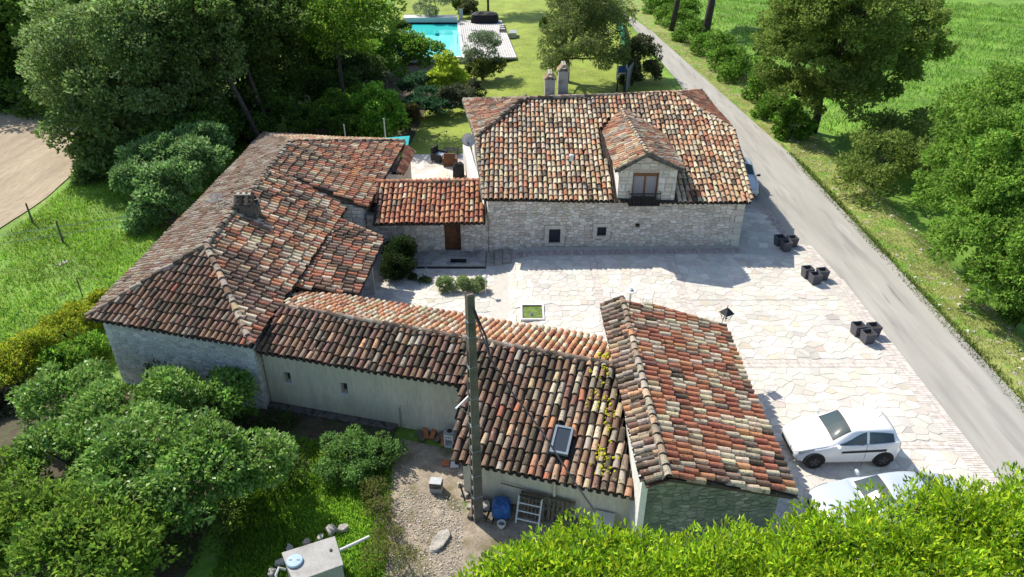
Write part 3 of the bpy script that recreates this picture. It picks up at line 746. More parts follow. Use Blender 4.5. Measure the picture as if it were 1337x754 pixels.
# ------------------------------------------------------------------ long house (left)
h = thing('hipped_house', 'large old stone house on the left with dark hipped roof and leaning tile cap chimney', 'house', (-12, 30, -.5))
SW, SE, RS, RN = Vector((-15.95, 22.85, 2.5)), Vector((-9.2, 21.05, 2.5)), Vector((-12.17, 25.7, 4.08)), Vector((-11.85, 37.7, 4.08))
NW, NE, sE, nE = Vector((-15.4, 43.7, 2.45)), Vector((-6.5, 42.2, 2.5)), Vector((-8.2, 33.0, 2.5)), Vector((-7.12, 32.6, 2.56))
RM = Vector((-11.95, 34.0, 4.06))
def wE(p, v, u):
    top = ss(2.0, 3.2, v); s_ = ss(27, 23.5, p.y); n = nz(p, .8, .4); g = ss(3.3, 3.9, p.z) * .7 + s_ * (1.2 if p.x < -9.9 else .6) + (.8 * ss(.62, .8, n))
    return {'cream': 3.4 * (1 - min(.85, s_)) * (1.2 - .3 * top), 'orange': 3.6 * (1 - min(.95, s_ * 1.3)) * (1 - .5 * top), 'red': 3.0 * (1 - .6 * min(1, g)), 'brown': 1 + 2.4 * g, 'dark': .1 + 2.2 * g, 'grey': .5 + 2.4 * g, 'pink': 1.2 * (1 - .5 * min(1, g)), 'tan': .6}
wS = lambda p, v, u: {'dark': 2.8, 'brown': 5.2, 'grey': 1.8, 'lich': .15, 'red': .1}
wW = lambda p, v, u: {'grey': 5, 'lich': 2.0, 'brown': 2.5, 'dark': .4}
rf = Roof()
rf.plane([SW, SE, RS], wS); rf.plane([SE, sE, RM, RS], wE); rf.plane([NW, SW, RS, RN], wW)
rf.plane([nE, NE, RN, RM], lambda p, v, u: {'grey': 1 + 2.2 * ss(2, 4, v), 'dark': .3 + 1.6 * ss(2.4, 4.2, v), 'brown': 1.2 + ss(2, 4, v), 'red': 3.2 * (1 - .7 * ss(2.4, 4, v)), 'orange': 1.8 * (1 - .9 * ss(2, 3.5, v)), 'tan': 1.4, 'cream': 1.0, 'pink': 1.6})
rf.plane([NE, NW, RN], lambda p, v, u: {'cream': 2, 'pink': 3, 'tan': 2, 'orange': 1})
DK = {'grey': 3, 'dark': 2, 'lich': 1.5}
rf.ridge(RS, RN, DK); rf.ridge(SW, RS, DK); rf.ridge(SE, RS, {'grey': 2, 'tan': 1.5, 'lich': 2, 'brown': 1}); rf.ridge(NE, RN, DK); rf.ridge(NW, RN, DK)
rf.build(h)
g = MB(); g.quad([sE + Vector((0, -.02, -.1)), nE + Vector((-.05, .1, -.1)), nE + Vector((-.05, .1, -.02)), RM + Vector((0, -.05, -.02)), RM + Vector((0, -.05, -.2))]); g.build('verge_wall', M['dgmortar'], h)
WST = [(.50, .50, .49), (.55, .55, .54), (.45, .45, .44), (.53, .52, .50)]
W, wo = simple_wall(h, (-15.6, 23.1), (-9.35, 21.42), lambda u: -1.6 + .12 * u, 2.5, 'white')
W.rubble(wo, .16, 2.0, cols=WST, w=(1, 1, 1, 1), proud=.03, limit=300)
W, wo = simple_wall(h, (-9.35, 21.42), (-8.5, 32.9), -.9, 2.5, 'mortar'); W.stones(wo, rows=.22, w=(.25, .5), limit=80)
W, wo = simple_wall(h, (-8.45, 32.95), (-7.5, 32.85), -.5, 2.55, 'mortar'); W.stones(wo, rows=.22, w=(.2, .4), limit=80)
W, wo = simple_wall(h, (-7.5, 32.85), (-6.85, 41.9), -.5, 2.55, 'mortar'); W.stones(wo, rows=.22, w=(.2, .45), limit=160)
simple_wall(h, (-15.1, 43.4), (-15.6, 23.1), -1.6, 2.5, 'white'); simple_wall(h, (-6.85, 41.9), (-15.1, 43.4), -.6, 2.5, 'white')
# chimney with tiles leaning together under a slab
cb = at(318, 277, 4.1); cx, cy = cb.x, cb.y + .4
co = boxo((cx - .5, cy - .32, 3.5), (cx + .5, cy + .32, 4.30), 'chimney', 'dgmortar', h)
g = MB(); g.box((cx - .58, cy - .38, 4.302), (cx + .58, cy + .38, 4.35)); link_world(g.mesh('chimney_slab', M['dgmortar']), 'chimney_slab', co)
for i in range(4):
    for sgn in (-1, 1):
        Mx = Matrix.Translation((cx - .36 + i * .24, cy + sgn * .26, 4.34)) @ Matrix.Rotation(0 if sgn < 0 else math.pi, 4, 'Z') @ Matrix.Rotation(R(58), 4, 'X')
        put(random.choice(TILES['dark' if i % 2 else 'grey'])[0], 'chimney_tile', co, Mx)
g = MB(); g.box((cx - .42, cy - .1, 4.74), (cx + .34, cy + .1, 4.79)); link_world(g.mesh('chimney_cap', M['rock']), 'chimney_cap', co)
g = MB(); q = at(284, 266, 3.9)
for i in range(7): g.tube([(q.x - .35, q.y - .5 + i * .15, q.z + .28), (q.x + .25, q.y - .55 + i * .15, q.z + .33)], .012, 4)
g.tube([(q.x, q.y - .6, q.z + .3), (q.x, q.y + .5, q.z + .3)], .015, 4); g.tube([(q.x, q.y + .1, q.z - .25), (q.x, q.y + .1, q.z + .3)], .02, 5); g.tube([(q.x, q.y + .1, q.z + .25), (cx - .6, cy, 4.3)], .012, 4)
o = g.build('tv_aerial', M['metal']); o['label'] = 'bent white metal aerial lying beside the chimney of the dark hipped roof'; o['category'] = 'aerial'
# lean-to porch roof with post
h = thing('lean_to', 'open tiled lean-to on a white post against the east wall of the hipped house', 'lean-to', (-7.4, 28, -.4))
rf = Roof(); l0, l1, l2, l3 = Vector((-6.45, 25.75, 1.68)), Vector((-6.12, 30.75, 1.78)), Vector((-8.35, 31.6, 2.36)), Vector((-8.85, 25.4, 2.36))
rf.plane([l0, l1, l2, l3], lambda p, v, u: {'red': 2.4, 'brown': 2.6, 'cream': 1.6, 'dark': 1.2, 'grey': 1.4, 'pink': 1}); rf.ridge(l1 + Vector((0, 0, .03)), l2 + Vector((0, 0, .03)), {'tan': 2, 'brown': 2}, sc_=.9)
rf.build(h)
boxo((-6.62, 29.15, -.42), (-6.44, 29.33, 1.66), 'post', 'grey', h); boxo((-6.6, 25.9, 1.48), (-6.46, 30.7, 1.62), 'beam', 'pallet', h)
# small red roof by the terrace
h = thing('side_shed', 'small shed with short red tile roof at the terrace corner of the hipped house', 'shed', (-6.3, 39, -.4))
rf = Roof(); a, b = at(526, 229, 1.9), at(541, 197, 1.9); c, d = at(530, 191, 2.35), at(519, 223, 2.35)
rf.plane([a, b, c, d], lambda p, v, u: {'red': 4, 'orange': 3, 'pink': 2, 'brown': 1}); rf.build(h)
simple_wall(h, (a.x - .3, a.y + .2), (b.x - .25, b.y - .2), -.5, 1.85, 'mortar'); simple_wall(h, (a.x - 1, a.y + .25), (a.x - .3, a.y + .2), -.5, 1.85, 'white')

# ------------------------------------------------------------------ low outbuilding in front
h = thing('low_outbuilding', 'long low rendered outbuilding with dark mossy front roof slope and bright orange rear slope', 'outbuilding', (-3, 20, -.7))
e0, e1 = Vector((-9.3, 21.45, 2.0)), Vector((-1.62, 19.4, 2.0)); q0, q1 = Vector((-8.75, 23.35, 2.69)), Vector((3.42, 19.66, 2.69)); qm = q0.lerp(q1, (-1.62 + 8.75) / 12.17)
x0, x1 = Vector((-1.8, 16.75, 1.18)), Vector((3.55, 15.25, 1.2)); k1, k0 = Vector((3.4, 22.5, 1.74)), Vector((-8.75, 26.1, 1.8))
def wF(p, v, u):
    r = ss(-3, 3, p.x)
    return {'dark': 4.2 - 2.4 * r, 'brown': 5 - r, 'grey': 1.1 + .9 * r, 'red': .1 + .45 * r, 'lich': .15 + 1.0 * r, 'tan': .2 + 1.1 * r, 'cream': 1.0 * ss(.5, 3, p.x), 'pink': .1 + .6 * r, 'orange': .4 * ss(-.2, .8, r) * r}
rf = Roof(); rf.plane([e0, e1, qm, q0], wF, pitch=.25, stag=.2)
s0, s1, s2 = at(716, 590, 1.9), at(749, 548, 2.1), at(749, 590, 1.9)
skc = Vector((1.52, 17.1, 0)); SKY = lambda p: 1.18 < p.x < 1.93 and 16.25 < p.y < 17.62
rf.plane([x0, x1, q1, Vector((-1.72, qm.y, 2.69))], wF, pitch=.25, holes=[SKY], stag=.2)
wB = lambda p, v, u: {'orange': 5.0, 'pink': 2.0, 'cream': 4.6, 'tan': .7, 'red': .7, 'brown': .5 * (p.x < -5)}
rf.plane([k1, k0, q0, q1], wB, pitch=.255, stag=.2); rf.ridge(q0, q1, {'dark': 2, 'grey': 3, 'lich': 1}, sc_=1.1)
dk = rf.build(h)
pl = (Vector(x1) - Vector(x0)).normalized(); up_ = (Vector(q1) - Vector(x1)); up_ = (up_ - pl * up_.dot(pl)).normalized(); nn = pl.cross(up_).normalized()
def rp(u, v, o): return Vector(x0) + pl * u + up_ * v + nn * o
# skylight: find plane coords under the survey pixels
cs = at(733, 569, 2.0) - Vector(x0); su, sv = cs.dot(pl), cs.dot(up_)
g = MB(); a_, b_ = .29, .48
for (p, q, r, t) in ((-a_, -b_, -a_ + .07, b_), (a_ - .07, -b_, a_, b_), (-a_ + .07, -b_, a_ - .07, -b_ + .07), (-a_ + .07, b_ - .07, a_ - .07, b_)):
    g.hexa([rp(su + p, sv + q, .02), rp(su + r, sv + q, .02), rp(su + r, sv + t, .02), rp(su + p, sv + t, .02), rp(su + p, sv + q, .16), rp(su + r, sv + q, .16), rp(su + r, sv + t, .16), rp(su + p, sv + t, .16)])
sk = g.build('skylight', M['skyframe'], h); g = MB(); a_ -= .07; b_ -= .07
g.hexa([rp(su - a_, sv - b_, .05), rp(su + a_, sv - b_, .05), rp(su + a_, sv + b_, .05), rp(su - a_, sv + b_, .05), rp(su - a_, sv - b_, .13), rp(su + a_, sv - b_, .13), rp(su + a_, sv + b_, .13), rp(su - a_, sv + b_, .13)])
link_world(g.mesh('pane', M['glass']), 'pane', sk)
# yellow moss cushions
g = MB()
for _ in range(46):
    x = random.gauss(2.95, .3); y = random.uniform(15.7, 19.6)
    if not 1.9 < x < 3.35: continue
    z = 2.69 - (q1.y + .3 * (3.42 - x) - y) * .352 + .10
    n_ = random.randint(2, 5)
    for k in range(n_):
        r = random.uniform(.02, .05); X, Y = x + random.gauss(0, .05), y + random.gauss(0, .09)
        g.lathe([(r * .9, -.01), (r, .012), (r * .6, .035)], (X, Y, z), 6)
g.build('moss', M['moss'], dk, kind='stuff')
for (px, py, zz) in ((788, 466, 2.6), (137 * 0 + 297, 478 - 0, 0)):
    if zz:
        g = MB(); p = at(px, py, zz)
        for k in range(14): g.lathe([(.05, 0), (.06, .02), (.03, .05)], (p.x + random.gauss(0, .08), p.y + random.gauss(0, .1), p.z + random.uniform(0, .05)), 6)
        link_world(g.mesh('moss_tuft', M['moss']), 'moss_tuft', dk)
# walls
LA = (-9.25, 21.78); LB = (-1.62, 19.82); dirL = (Vector(LB) - Vector(LA)); LL_ = dirL.length; dirL.normalize()
def uon(px, py, z):
    p = at(px, py, z); return (p.xy - Vector(LA)).dot(dirL)
wh = []
for px, py in ((375, 493), (449, 507)):
    z = 1.0
    for _ in range(6):   # slide the height until the point lies in the wall plane
        p = at(px, py, z); off = (p.xy - Vector(LA)).dot(Vector((dirL.y, -dirL.x))); z -= off * .6
    u = uon(px, py, z); wh.append((u - .13, z - .24, u + .15, z + .24))
Wl, wlo = simple_wall(h, LA, LB, lambda u: -.95, 2.0, 'render', holes=wh)
for hh in wh:
    g = MB(); a, z0_, b, z1_ = hh
    g.hexa([Wl.P(a, z0_, -.27), Wl.P(b, z0_, -.27), Wl.P(b, z0_, -.24), Wl.P(a, z0_, -.24), Wl.P(a, z1_, -.27), Wl.P(b, z1_, -.27), Wl.P(b, z1_, -.24), Wl.P(a, z1_, -.24)])
    wi = g.build('window', M['glass'], h)
    g = MB(); g.hexa([Wl.P(a - .03, z0_ - .05, .004), Wl.P(b + .03, z0_ - .05, .004), Wl.P(b + .03, z0_ - .05, .05), Wl.P(a - .03, z0_ - .05, .05), Wl.P(a - .03, z0_ - .004, .004), Wl.P(b + .03, z0_ - .004, .004), Wl.P(b + .03, z0_ - .004, .05), Wl.P(a - .03, z0_ - .004, .05)])
    link_world(g.mesh('window_sill', M['plasticwhite']), 'window_sill', wi)
simple_wall(h, LB, (-1.58, 17.2), -.95, lambda u: 1.95 - .3 * u, 'grey'); Wx, _ = simple_wall(h, (-1.58, 17.2), (3.62, 15.7), -.95, 1.2, 'render')
Wb, wb = simple_wall(h, (3.5, 22.1), (-8.9, 25.7), -.5, 1.75, 'mortar'); Wb.stones(wb, rows=.22, w=(.25, .5), limit=40)
simple_wall(h, (3.62, 15.7), (3.62, 22.1), -.9, lambda u: 1.15 + .36 * min(u, 4) - .3 * max(0, u - 4), 'render', extra=(4,))
# plinth ledge in front of the rendered wall
g = MB(); g.hexa([Wl.P(.0, -1.0, .02), Wl.P(5.2, -1.0, .02), Wl.P(5.2, -1.0, .36), Wl.P(.0, -1.0, .36), Wl.P(.0, -.62, .02), Wl.P(5.2, -.62, .02), Wl.P(5.2, -.62, .36), Wl.P(.0, -.62, .36)]); bevel(g.build('plinth', M['dgmortar'], h), .02)
g = MB(); g.tube([Wl.P(5.35, -.75, .06), Wl.P(5.35, .2, .06), Wl.P(5.42, .28, .05)], .025, 8); g.build('downpipe', M['metal'], h)
g = MB(); g.tube([Wx.P(3.05, -.8, .07), Wx.P(3.05, 1.1, .07)], .05, 8); g.build('downpipe', M['render'], h)

# ------------------------------------------------------------------ gabled garage (right front)
h = thing('gabled_garage', 'gabled stone garage in the foreground with red and cream tiled roof and green stained gable', 'garage', (5.8, 18, 0))
g1, g0, t0_, t1_ = Vector((7.84, 14.3, 2.2)), Vector((7.98, 22.85, 2.2)), Vector((4.04, 22.75, 3.4)), Vector((4.1, 13.85, 3.4))
def wG(p, v, u):
    n = nz(p, 1.3, .9); e = ss(15.3, 14.3, p.y) * .8 + ss(3.0, 3.8, v) * .4 * n
    return {'cream': 4.4, 'red': 4.8 * (1.1 - .5 * e), 'orange': 1.6, 'tan': .8, 'brown': .6 + 1.6 * e, 'dark': .35 + 1.6 * max(0, n - .75) + 1.0 * ss(.35, 0, v), 'grey': .4 + .8 * e}
rf = Roof(); rf.plane([g1, g0, t0_, t1_], wG, pitch=.262)
rf.plane([Vector((3.34, 22.85, 3.1)), Vector((3.5, 14.0, 3.1)), t1_, t0_], lambda p, v, u: {'grey': 3, 'dark': 1.6, 'tan': 1.4, 'lich': 2, 'brown': 1.4, 'orange': .3, 'pink': .4}, pitch=.262, exp=.33)
rf.ridge(t1_ + Vector((0, -.05, 0)), t0_, {'grey': 3, 'lich': 3, 'tan': 1, 'orange': .3}, sc_=1.15); rf.build(h)
M['algae'] = mat('algae_stone', attr=True, var=.2, scale=1.4, fine=30, bump=.6, spots=[((.10, .15, .09), .9, .42, .35)])
GS = [(.18, .19, .14), (.22, .235, .17), (.15, .17, .12), (.26, .27, .20)]
M['algaemortar'] = mat('algae_mortar', (.16, .18, .13), var=.25, scale=3)
gt = lambda u: min(3.05 + .75 * u, 3.33 - .31 * (u - .38))
W, wo = simple_wall(h, (3.72, 14.45), (7.62, 14.72), -1.0, gt, 'algaemortar', extra=(.38,))
M['stone_keep'] = M['stone']; M['stone'] = M['algae']; W.rubble(wo, .15, 1.8, cols=GS, w=(1, 1, 1, 1), proud=.028); M['stone'] = M['stone_keep']
W, wo = simple_wall(h, (7.62, 14.72), (7.68, 22.45), -.1, 2.15, 'mortar'); W.stones(wo, rows=.2, w=(.2, .5), limit=60)
simple_wall(h, (7.68, 22.45), (3.62, 22.4), -.3, lambda u: 2.2 + .3 * u if u < 3.6 else 3.2, 'white', extra=(3.6,)); simple_wall(h, (3.62, 22.4), (3.62, 14.5), -1.0, 3.05, 'white')
g = MB(); g.box((3.56, 14.33, -1.0), (3.74, 14.42, 3.0)); g.build('corner_pilaster', M['white'], h)
# lantern on the garage corner
L_ = at(949, 409, 2.55); h = thing('wall_lantern', 'black four-sided wall lantern on a bracket at the far corner of the garage roof', 'lantern', L_, local=True); h.scale = (.82, .82, .82)
g = MB(); g.tube([(-.35, -.35, -.55), (-.2, -.2, -.3), (0, 0, .42)], .016, 6); g.build('bracket', M['darkmetal'], h)
g = MB(); k = len(g.v)
for r, z in ((.26, .0), (.05, .26)): g.v += [(r, r, z), (-r, r, z), (-r, -r, z), (r, -r, z)]
g.f = [(0, 1, 5, 4), (1, 2, 6, 5), (2, 3, 7, 6), (3, 0, 4, 7), (4, 5, 6, 7), (3, 2, 1, 0)]; g.c = [(1, 1, 1)] * 6
o = g.build('lamp_hood', M['darkmetal'], h); o.rotation_euler.z = .5
g = MB()
for sx in (-1, 1):
    for sy in (-1, 1): g.tube([(sx * .2, sy * .2, 0), (sx * .12, sy * .12, -.36)], .012, 5)
for r, z in ((.2, -.02), (.16, -.18), (.12, -.36)): g.tube([(r, r, z), (-r, r, z), (-r, -r, z), (r, -r, z), (r, r, z)], .01, 5)
o = g.build('lamp_cage', M['darkmetal'], h); o.rotation_euler.z = .5
g = MB(); g.lathe([(.05, -.34), (.06, -.1), (.02, -.02)], n=8); g.build('bulb', M['plasticwhite'], h)

# ------------------------------------------------------------------ vegetation
def np_mesh(name, V, F, C, material, smooth=False):
    """V (n,3), F (m,4) quads, C (m,3) colour per quad"""
    me = bpy.data.meshes.new(name); m = len(F)
    me.vertices.add(len(V)); me.vertices.foreach_set('co', V.astype(np.float32).ravel())
    me.loops.add(m * 4); me.loops.foreach_set('vertex_index', F.astype(np.int32).ravel())
    me.polygons.add(m); me.polygons.foreach_set('loop_start', np.arange(0, m * 4, 4, dtype=np.int32))
    try: me.polygons.foreach_set('loop_total', np.full(m, 4, dtype=np.int32))
    except Exception: pass
    a = me.color_attributes.new('col', 'FLOAT_COLOR', 'CORNER'); ar = np.ones((m * 4, 4), np.float32); ar[:, :3] = np.repeat(C, 4, axis=0)
    a.data.foreach_set('color', ar.ravel()); me.materials.append(material); me.update(); me.validate(); return me
def unit(v): return v / np.maximum(1e-9, np.linalg.norm(v, axis=1, keepdims=True))
def leaves_mesh(name, P, D, size, cols, material, aspect=.45, wts=None, fold=.18, tint=None, jit=.75, droop=0):
    """leaf quads at P with outward directions D"""
    n = len(P); d = unit(D + rng.normal(0, jit, (n, 3)) + np.array([0, 0, -droop]))
    s = unit(np.cross(d, rng.normal(0, 1, (n, 3)))); nn = np.cross(s, d)
    L = size * rng.uniform(.65, 1.35, (n, 1)); w = L * aspect * .5
    V = np.stack([P, P + d * L * .5 + s * w + nn * L * fold, P + d * L, P + d * L * .5 - s * w + nn * L * fold], 1).reshape(-1, 3)
    F = np.arange(n * 4).reshape(n, 4)
    cols = np.array(cols); idx = rng.choice(len(cols), n, p=None if wts is None else np.array(wts) / sum(wts))
    C = cols[idx] * rng.uniform(.92, 1.5, (n, 1)) * (1 + rng.normal(0, .06, (n, 3)))
    if tint is not None: C = C * tint[:, None]
    return np_mesh(name, V, F, C.astype(np.float32), material)
G_ASH = [(0.147, 0.239, 0.064), (0.108, 0.195, 0.046), (0.196, 0.292, 0.082), (0.166, 0.265, 0.052)]
G_DARK = [(0.062, 0.111, 0.023), (0.088, 0.143, 0.029), (0.049, 0.088, 0.021)]
G_MID = [(0.121, 0.238, 0.03), (0.162, 0.293, 0.036), (0.092, 0.183, 0.024)]
G_FRESH = [(0.172, 0.347, 0.036), (0.129, 0.284, 0.03), (0.224, 0.394, 0.054)]
G_GREY = [(0.156, 0.216, 0.12), (0.12, 0.18, 0.096), (0.192, 0.24, 0.156)]
G_YEL = [(0.378, 0.486, 0.041), (0.297, 0.446, 0.041), (0.446, 0.513, 0.068)]
G_GOLD = [(.34, .38, .03), (.24, .31, .025), (.42, .44, .04), (.13, .21, .025)]
G_CON = [(0.121, 0.183, 0.042), (0.092, 0.146, 0.036), (0.182, 0.238, 0.06)]
def crown_points(blobs, n, clump=.32, nc=26, shell=.55, flat=1.0):
    """points lumped in clumps sitting on the surface of ellipsoid blobs; returns points, outward dirs, per-clump tint"""
    Ps, Ds, Ts = [], [], []; tot = sum(b[3] ** 2 for b in blobs)
    for b in blobs:
        x, y, z, r = b[:4]; rz = b[4] if len(b) > 4 else r * .8; k = max(60, int(n * r * r / tot)); c = np.array([x, y, z])
        K_ = max(6, int(nc)); u = unit(rng.normal(0, 1, (K_, 3))); u[:, 2] = np.where(u[:, 2] < -.55, -u[:, 2], u[:, 2])
        cr = clump * r * rng.uniform(.6, 1.35, K_); cc = u * rng.uniform(.6, 1.02, (K_, 1)); T = rng.uniform(.82, 1.18, K_)
        ids = rng.choice(K_, k, p=cr ** 2 / (cr ** 2).sum()); v = unit(rng.normal(0, 1, (k, 3))); rad = rng.uniform(shell, 1.0, (k, 1)) ** .6
        off = v * rad * cr[ids][:, None]; off[:, 2] *= .62 * flat
        p = c + cc[ids] * np.array([r, r, rz]) + off
        Ps.append(p); Ds.append(unit(v + .7 * u[ids] + np.array([0, 0, .25]))); Ts.append(T[ids])
    return np.concatenate(Ps), np.concatenate(Ds), np.concatenate(Ts)
def tree(name, label, cat, base, blobs, n, leaf, cols, trunk=.16, group=None, kinds='leaf', aspect=.5, clump=.32, nc=26, lean=(0, 0), stems=1, jit=.75, droop=0, barkm='bark', flat=1.0, upb=0):
    bz = base[2] if len(base) > 2 else hgt(base[0], base[1]) - .05
    root = thing(name, label, cat, (base[0], base[1], bz), group); tb = MB(); B = Vector((base[0], base[1], bz))
    for s in range(stems):
        o = Vector((random.uniform(-1, 1), random.uniform(-1, 1), 0)) * (.35 * trunk * 4 if stems > 1 else 0)
        zmin = min(b[2] - b[3] * .6 for b in blobs); top = Vector((base[0] + lean[0], base[1] + lean[1], max(bz + .5, zmin + .4)))
        mid = B.lerp(top, .5) + Vector((random.uniform(-.15, .15), random.uniform(-.15, .15), 0)) + o
        tb.tube([B + o, mid, top + o], [trunk * 1.25, trunk, trunk * .8], 8)
        for b in (blobs if stems == 1 else random.sample(blobs, min(len(blobs), 3))):
            c = Vector(b[:3]); m2 = (top + o).lerp(c, .5) + Vector((random.uniform(-.2, .2), random.uniform(-.2, .2), -.1)) * b[3] * .4
            tb.tube([top + o, m2, c], [trunk * .62, trunk * .4, trunk * .18], 6, cap=False)
            for _ in range(4):
                e = c + Vector((random.uniform(-1, 1), random.uniform(-1, 1), random.uniform(-.3, .8))) * b[3] * .8
                tb.tube([c.lerp(m2, random.uniform(0, .6)), c.lerp(e, .5) + Vector((0, 0, .1)), e], [trunk * .22, trunk * .13, trunk * .05], 5, cap=False)
    tb.build('trunk', M[barkm], root, smooth=True)
    P, D, T = crown_points(blobs, n, clump, nc, flat=flat)
    if upb: D = unit(D + np.array([0, 0, upb]))
    me = leaves_mesh('crown', P, D, leaf, cols, M[{'gloss': 'glossleaf', 'fig': 'figleaf'}.get(kinds, 'leaf')], aspect, tint=T, jit=jit, droop=droop)
    link(me, 'crown', root); return root
def blobs_at(specs):
    """(px, py, z, radius) survey measurements to world blobs"""
    out = []
    for s in specs:
        p = at(s[0], s[1], s[2]); out.append((p.x, p.y, p.z, *s[3:]))
    return out

def blobs_on(Y, specs):
    out = []
    for s in specs:
        y = Y + s[2]; x, z = on_y(s[0], s[1], y); out.append((x, y, z, s[3]))
    return out
# big trees, upper left
tree('ash_tree', 'tall grey-green ash tree with leaning trunk behind the left edge of the hipped roof', 'tree', (-22.5, 49), blobs_on(48, [(150, 55, 0, 4.3), (215, 40, 1, 4.3), (175, 115, -1.5, 4.0), (232, 125, 0, 3.4), (135, 165, -2.5, 3.0), (205, 185, -2, 2.7), (100, 105, -1, 3.0), (260, 60, 1, 3.4), (90, 60, 3, 3.0), (130, 215, -4, 1.9)]), 78000, .25, [(.18, .28, .09), (.14, .22, .06), (.22, .31, .13), (.12, .19, .04)], .35, lean=(-1.5, 1), clump=.24, nc=46)
tree('ash_tree', 'dark tall tree crown right above the ridge corner of the hipped roof', 'tree', (-17.5, 50.5), blobs_on(52, [(300, 40, 0, 4.2), (345, 80, 1, 3.6), (290, 120, -1, 3.4), (325, 15, 2, 4.2), (255, 170, -2, 2.4), (320, 150, 0, 2.0)]), 50000, .25, G_DARK + G_ASH[1:2], .32, lean=(-2, 0), clump=.25, nc=40)
tree('oak_tree', 'dark broad tree in the top left corner beyond the ploughed field', 'tree', (-38, 62), blobs_on(64, [(20, 30, 0, 5.4), (70, 20, 0, 5.2), (15, 95, -1, 4.0), (60, 90, -1, 4.0), (-30, 70, 0, 4.6), (30, 125, -2, 2.8), (22, 140, -6, 2.4), (60, 142, -7, 2.3), (-20, 140, -6, 2.6), (88, 150, -8, 1.8)]), 44000, .36, G_MID + G_ASH[:2], .35)
tree('oak_tree', 'tall dark tree whose crown meets the top edge left of the thin garden trunk', 'tree', (-16.5, 60), blobs_on(62, [(385, 30, 0, 4.6), (355, 10, 1, 4.8), (412, 72, 0, 2.8), (415, 10, 1, 4.2), (375, 75, 0, 2.8)]), 40000, .27, G_MID + G_DARK, .28, clump=.26, nc=40)
tree('birch_tree', 'slim tree with thin dark trunk and light leaves left of the garden shrubs', 'tree', (-12.64, 54.0), blobs_on(54, [(440, 20, 0, 2.8), (470, 8, 1, 2.4), (448, 52, 0, 1.8), (425, 40, 0, 1.9), (480, 22, 0, 1.5)]), 9000, .26, G_MID + G_YEL[1:2], .14, clump=.45)
tree('hazel_tree', 'bushy light-leaved tree touching the west eave of the hipped roof', 'tree', (-18.6, 36.5), blobs_on(37, [(215, 262, 0, 1.3), (188, 285, -.5, 1.0), (240, 232, 1, 1.3), (205, 238, 1, 1.2), (180, 308, -1, .7), (262, 208, 2.5, 1.3), (178, 232, 1.5, 1.1), (235, 200, 4, 1.5), (200, 205, 4, 1.5), (270, 185, 5, 1.4)]), 24000, .22, [(.16, .28, .09), (.12, .23, .06), (.2, .32, .13)], .12)
tree('ash_sapling', 'low spreading branch tree at the corner of the ploughed field', 'tree', (-23.5, 44), blobs_on(44, [(125, 212, 0, 1.3), (150, 232, 0, 1.4), (172, 210, 0, 1.5), (108, 232, -1, .7)]), 9000, .24, G_ASH, .12)
for i, (px, py, Y, r) in enumerate([(345, 140, 53, 1.3), (372, 150, 51, 1.2), (400, 158, 50, 1.2), (428, 150, 52, 1.3), (385, 118, 57, 1.5), (418, 112, 58, 1.6), (350, 112, 58, 1.6), (452, 168, 49, 1.0), (330, 165, 48.5, 1.0)]):
    x, z = on_y(px, py, Y); z = max(z, .3); tree('undergrowth_bush', 'understory bush behind the hipped roof, ' + ['far left of the group', 'second from left in front', 'middle of the front', 'right of the middle', 'middle of the back', 'right of the back', 'left of the back', 'rightmost by the slim tree', 'leftmost at the roof corner'][i], 'bush', (x, Y), [(x, Y, z, r), (x + r * .8, Y + .4, z - .3, r * .7)], 4200, .2, G_MID + G_YEL[1:2] if i % 3 == 0 else G_MID + G_DARK, .06, 'understory bushes behind the hipped roof')
for i, (px, Y) in enumerate([(262, 47.5), (300, 50), (338, 55), (360, 60)]):
    x, z = on_y(px, 60, Y); tree('wood_tree', ['leaning dark trunk by the north-west roof corner', 'dark trunk behind the roof corner', 'thin dark trunk in the shade behind the roof', 'thin farther trunk in the shade left of the slim tree'][i], 'tree', (x + [3.0, 2.0, .5, .3][i], Y), [(x, Y + 1, 8.5, 2.3), (x - 1.2, Y, 7.2, 1.7), (x + 1.2, Y + 1, 7.4, 1.6)], 9000, .25, G_ASH + G_DARK, [.17, .15, .11, .1][i], 'trees of the wood behind the house', lean=([-2.2, -1.4, -.3, 0][i], 0), clump=.3, nc=30)
# background wood along the top left
for i, (px, py, z, r) in enumerate([(-60, -20, 8, 6), (60, -50, 9, 6), (190, -50, 10, 6), (300, -60, 10, 6), (410, -60, 9, 5.5)]):
    b = at(px, py, z); tree('wood_tree', ['dark wood tree outside the far left corner', 'wood tree rising over the top left edge', 'wood tree behind the grey-green ash', 'wood tree behind the dark tall crown', 'wood tree at the top edge above the garden'][i], 'tree', (b.x, b.y), [(b.x, b.y, z, r), (b.x + 3, b.y - 2, z - 3, r * .7), (b.x - 3, b.y - 1.5, z - 3.5, r * .7)], 14000, .5, G_MID + G_DARK, .4, 'trees of the wood behind the house')
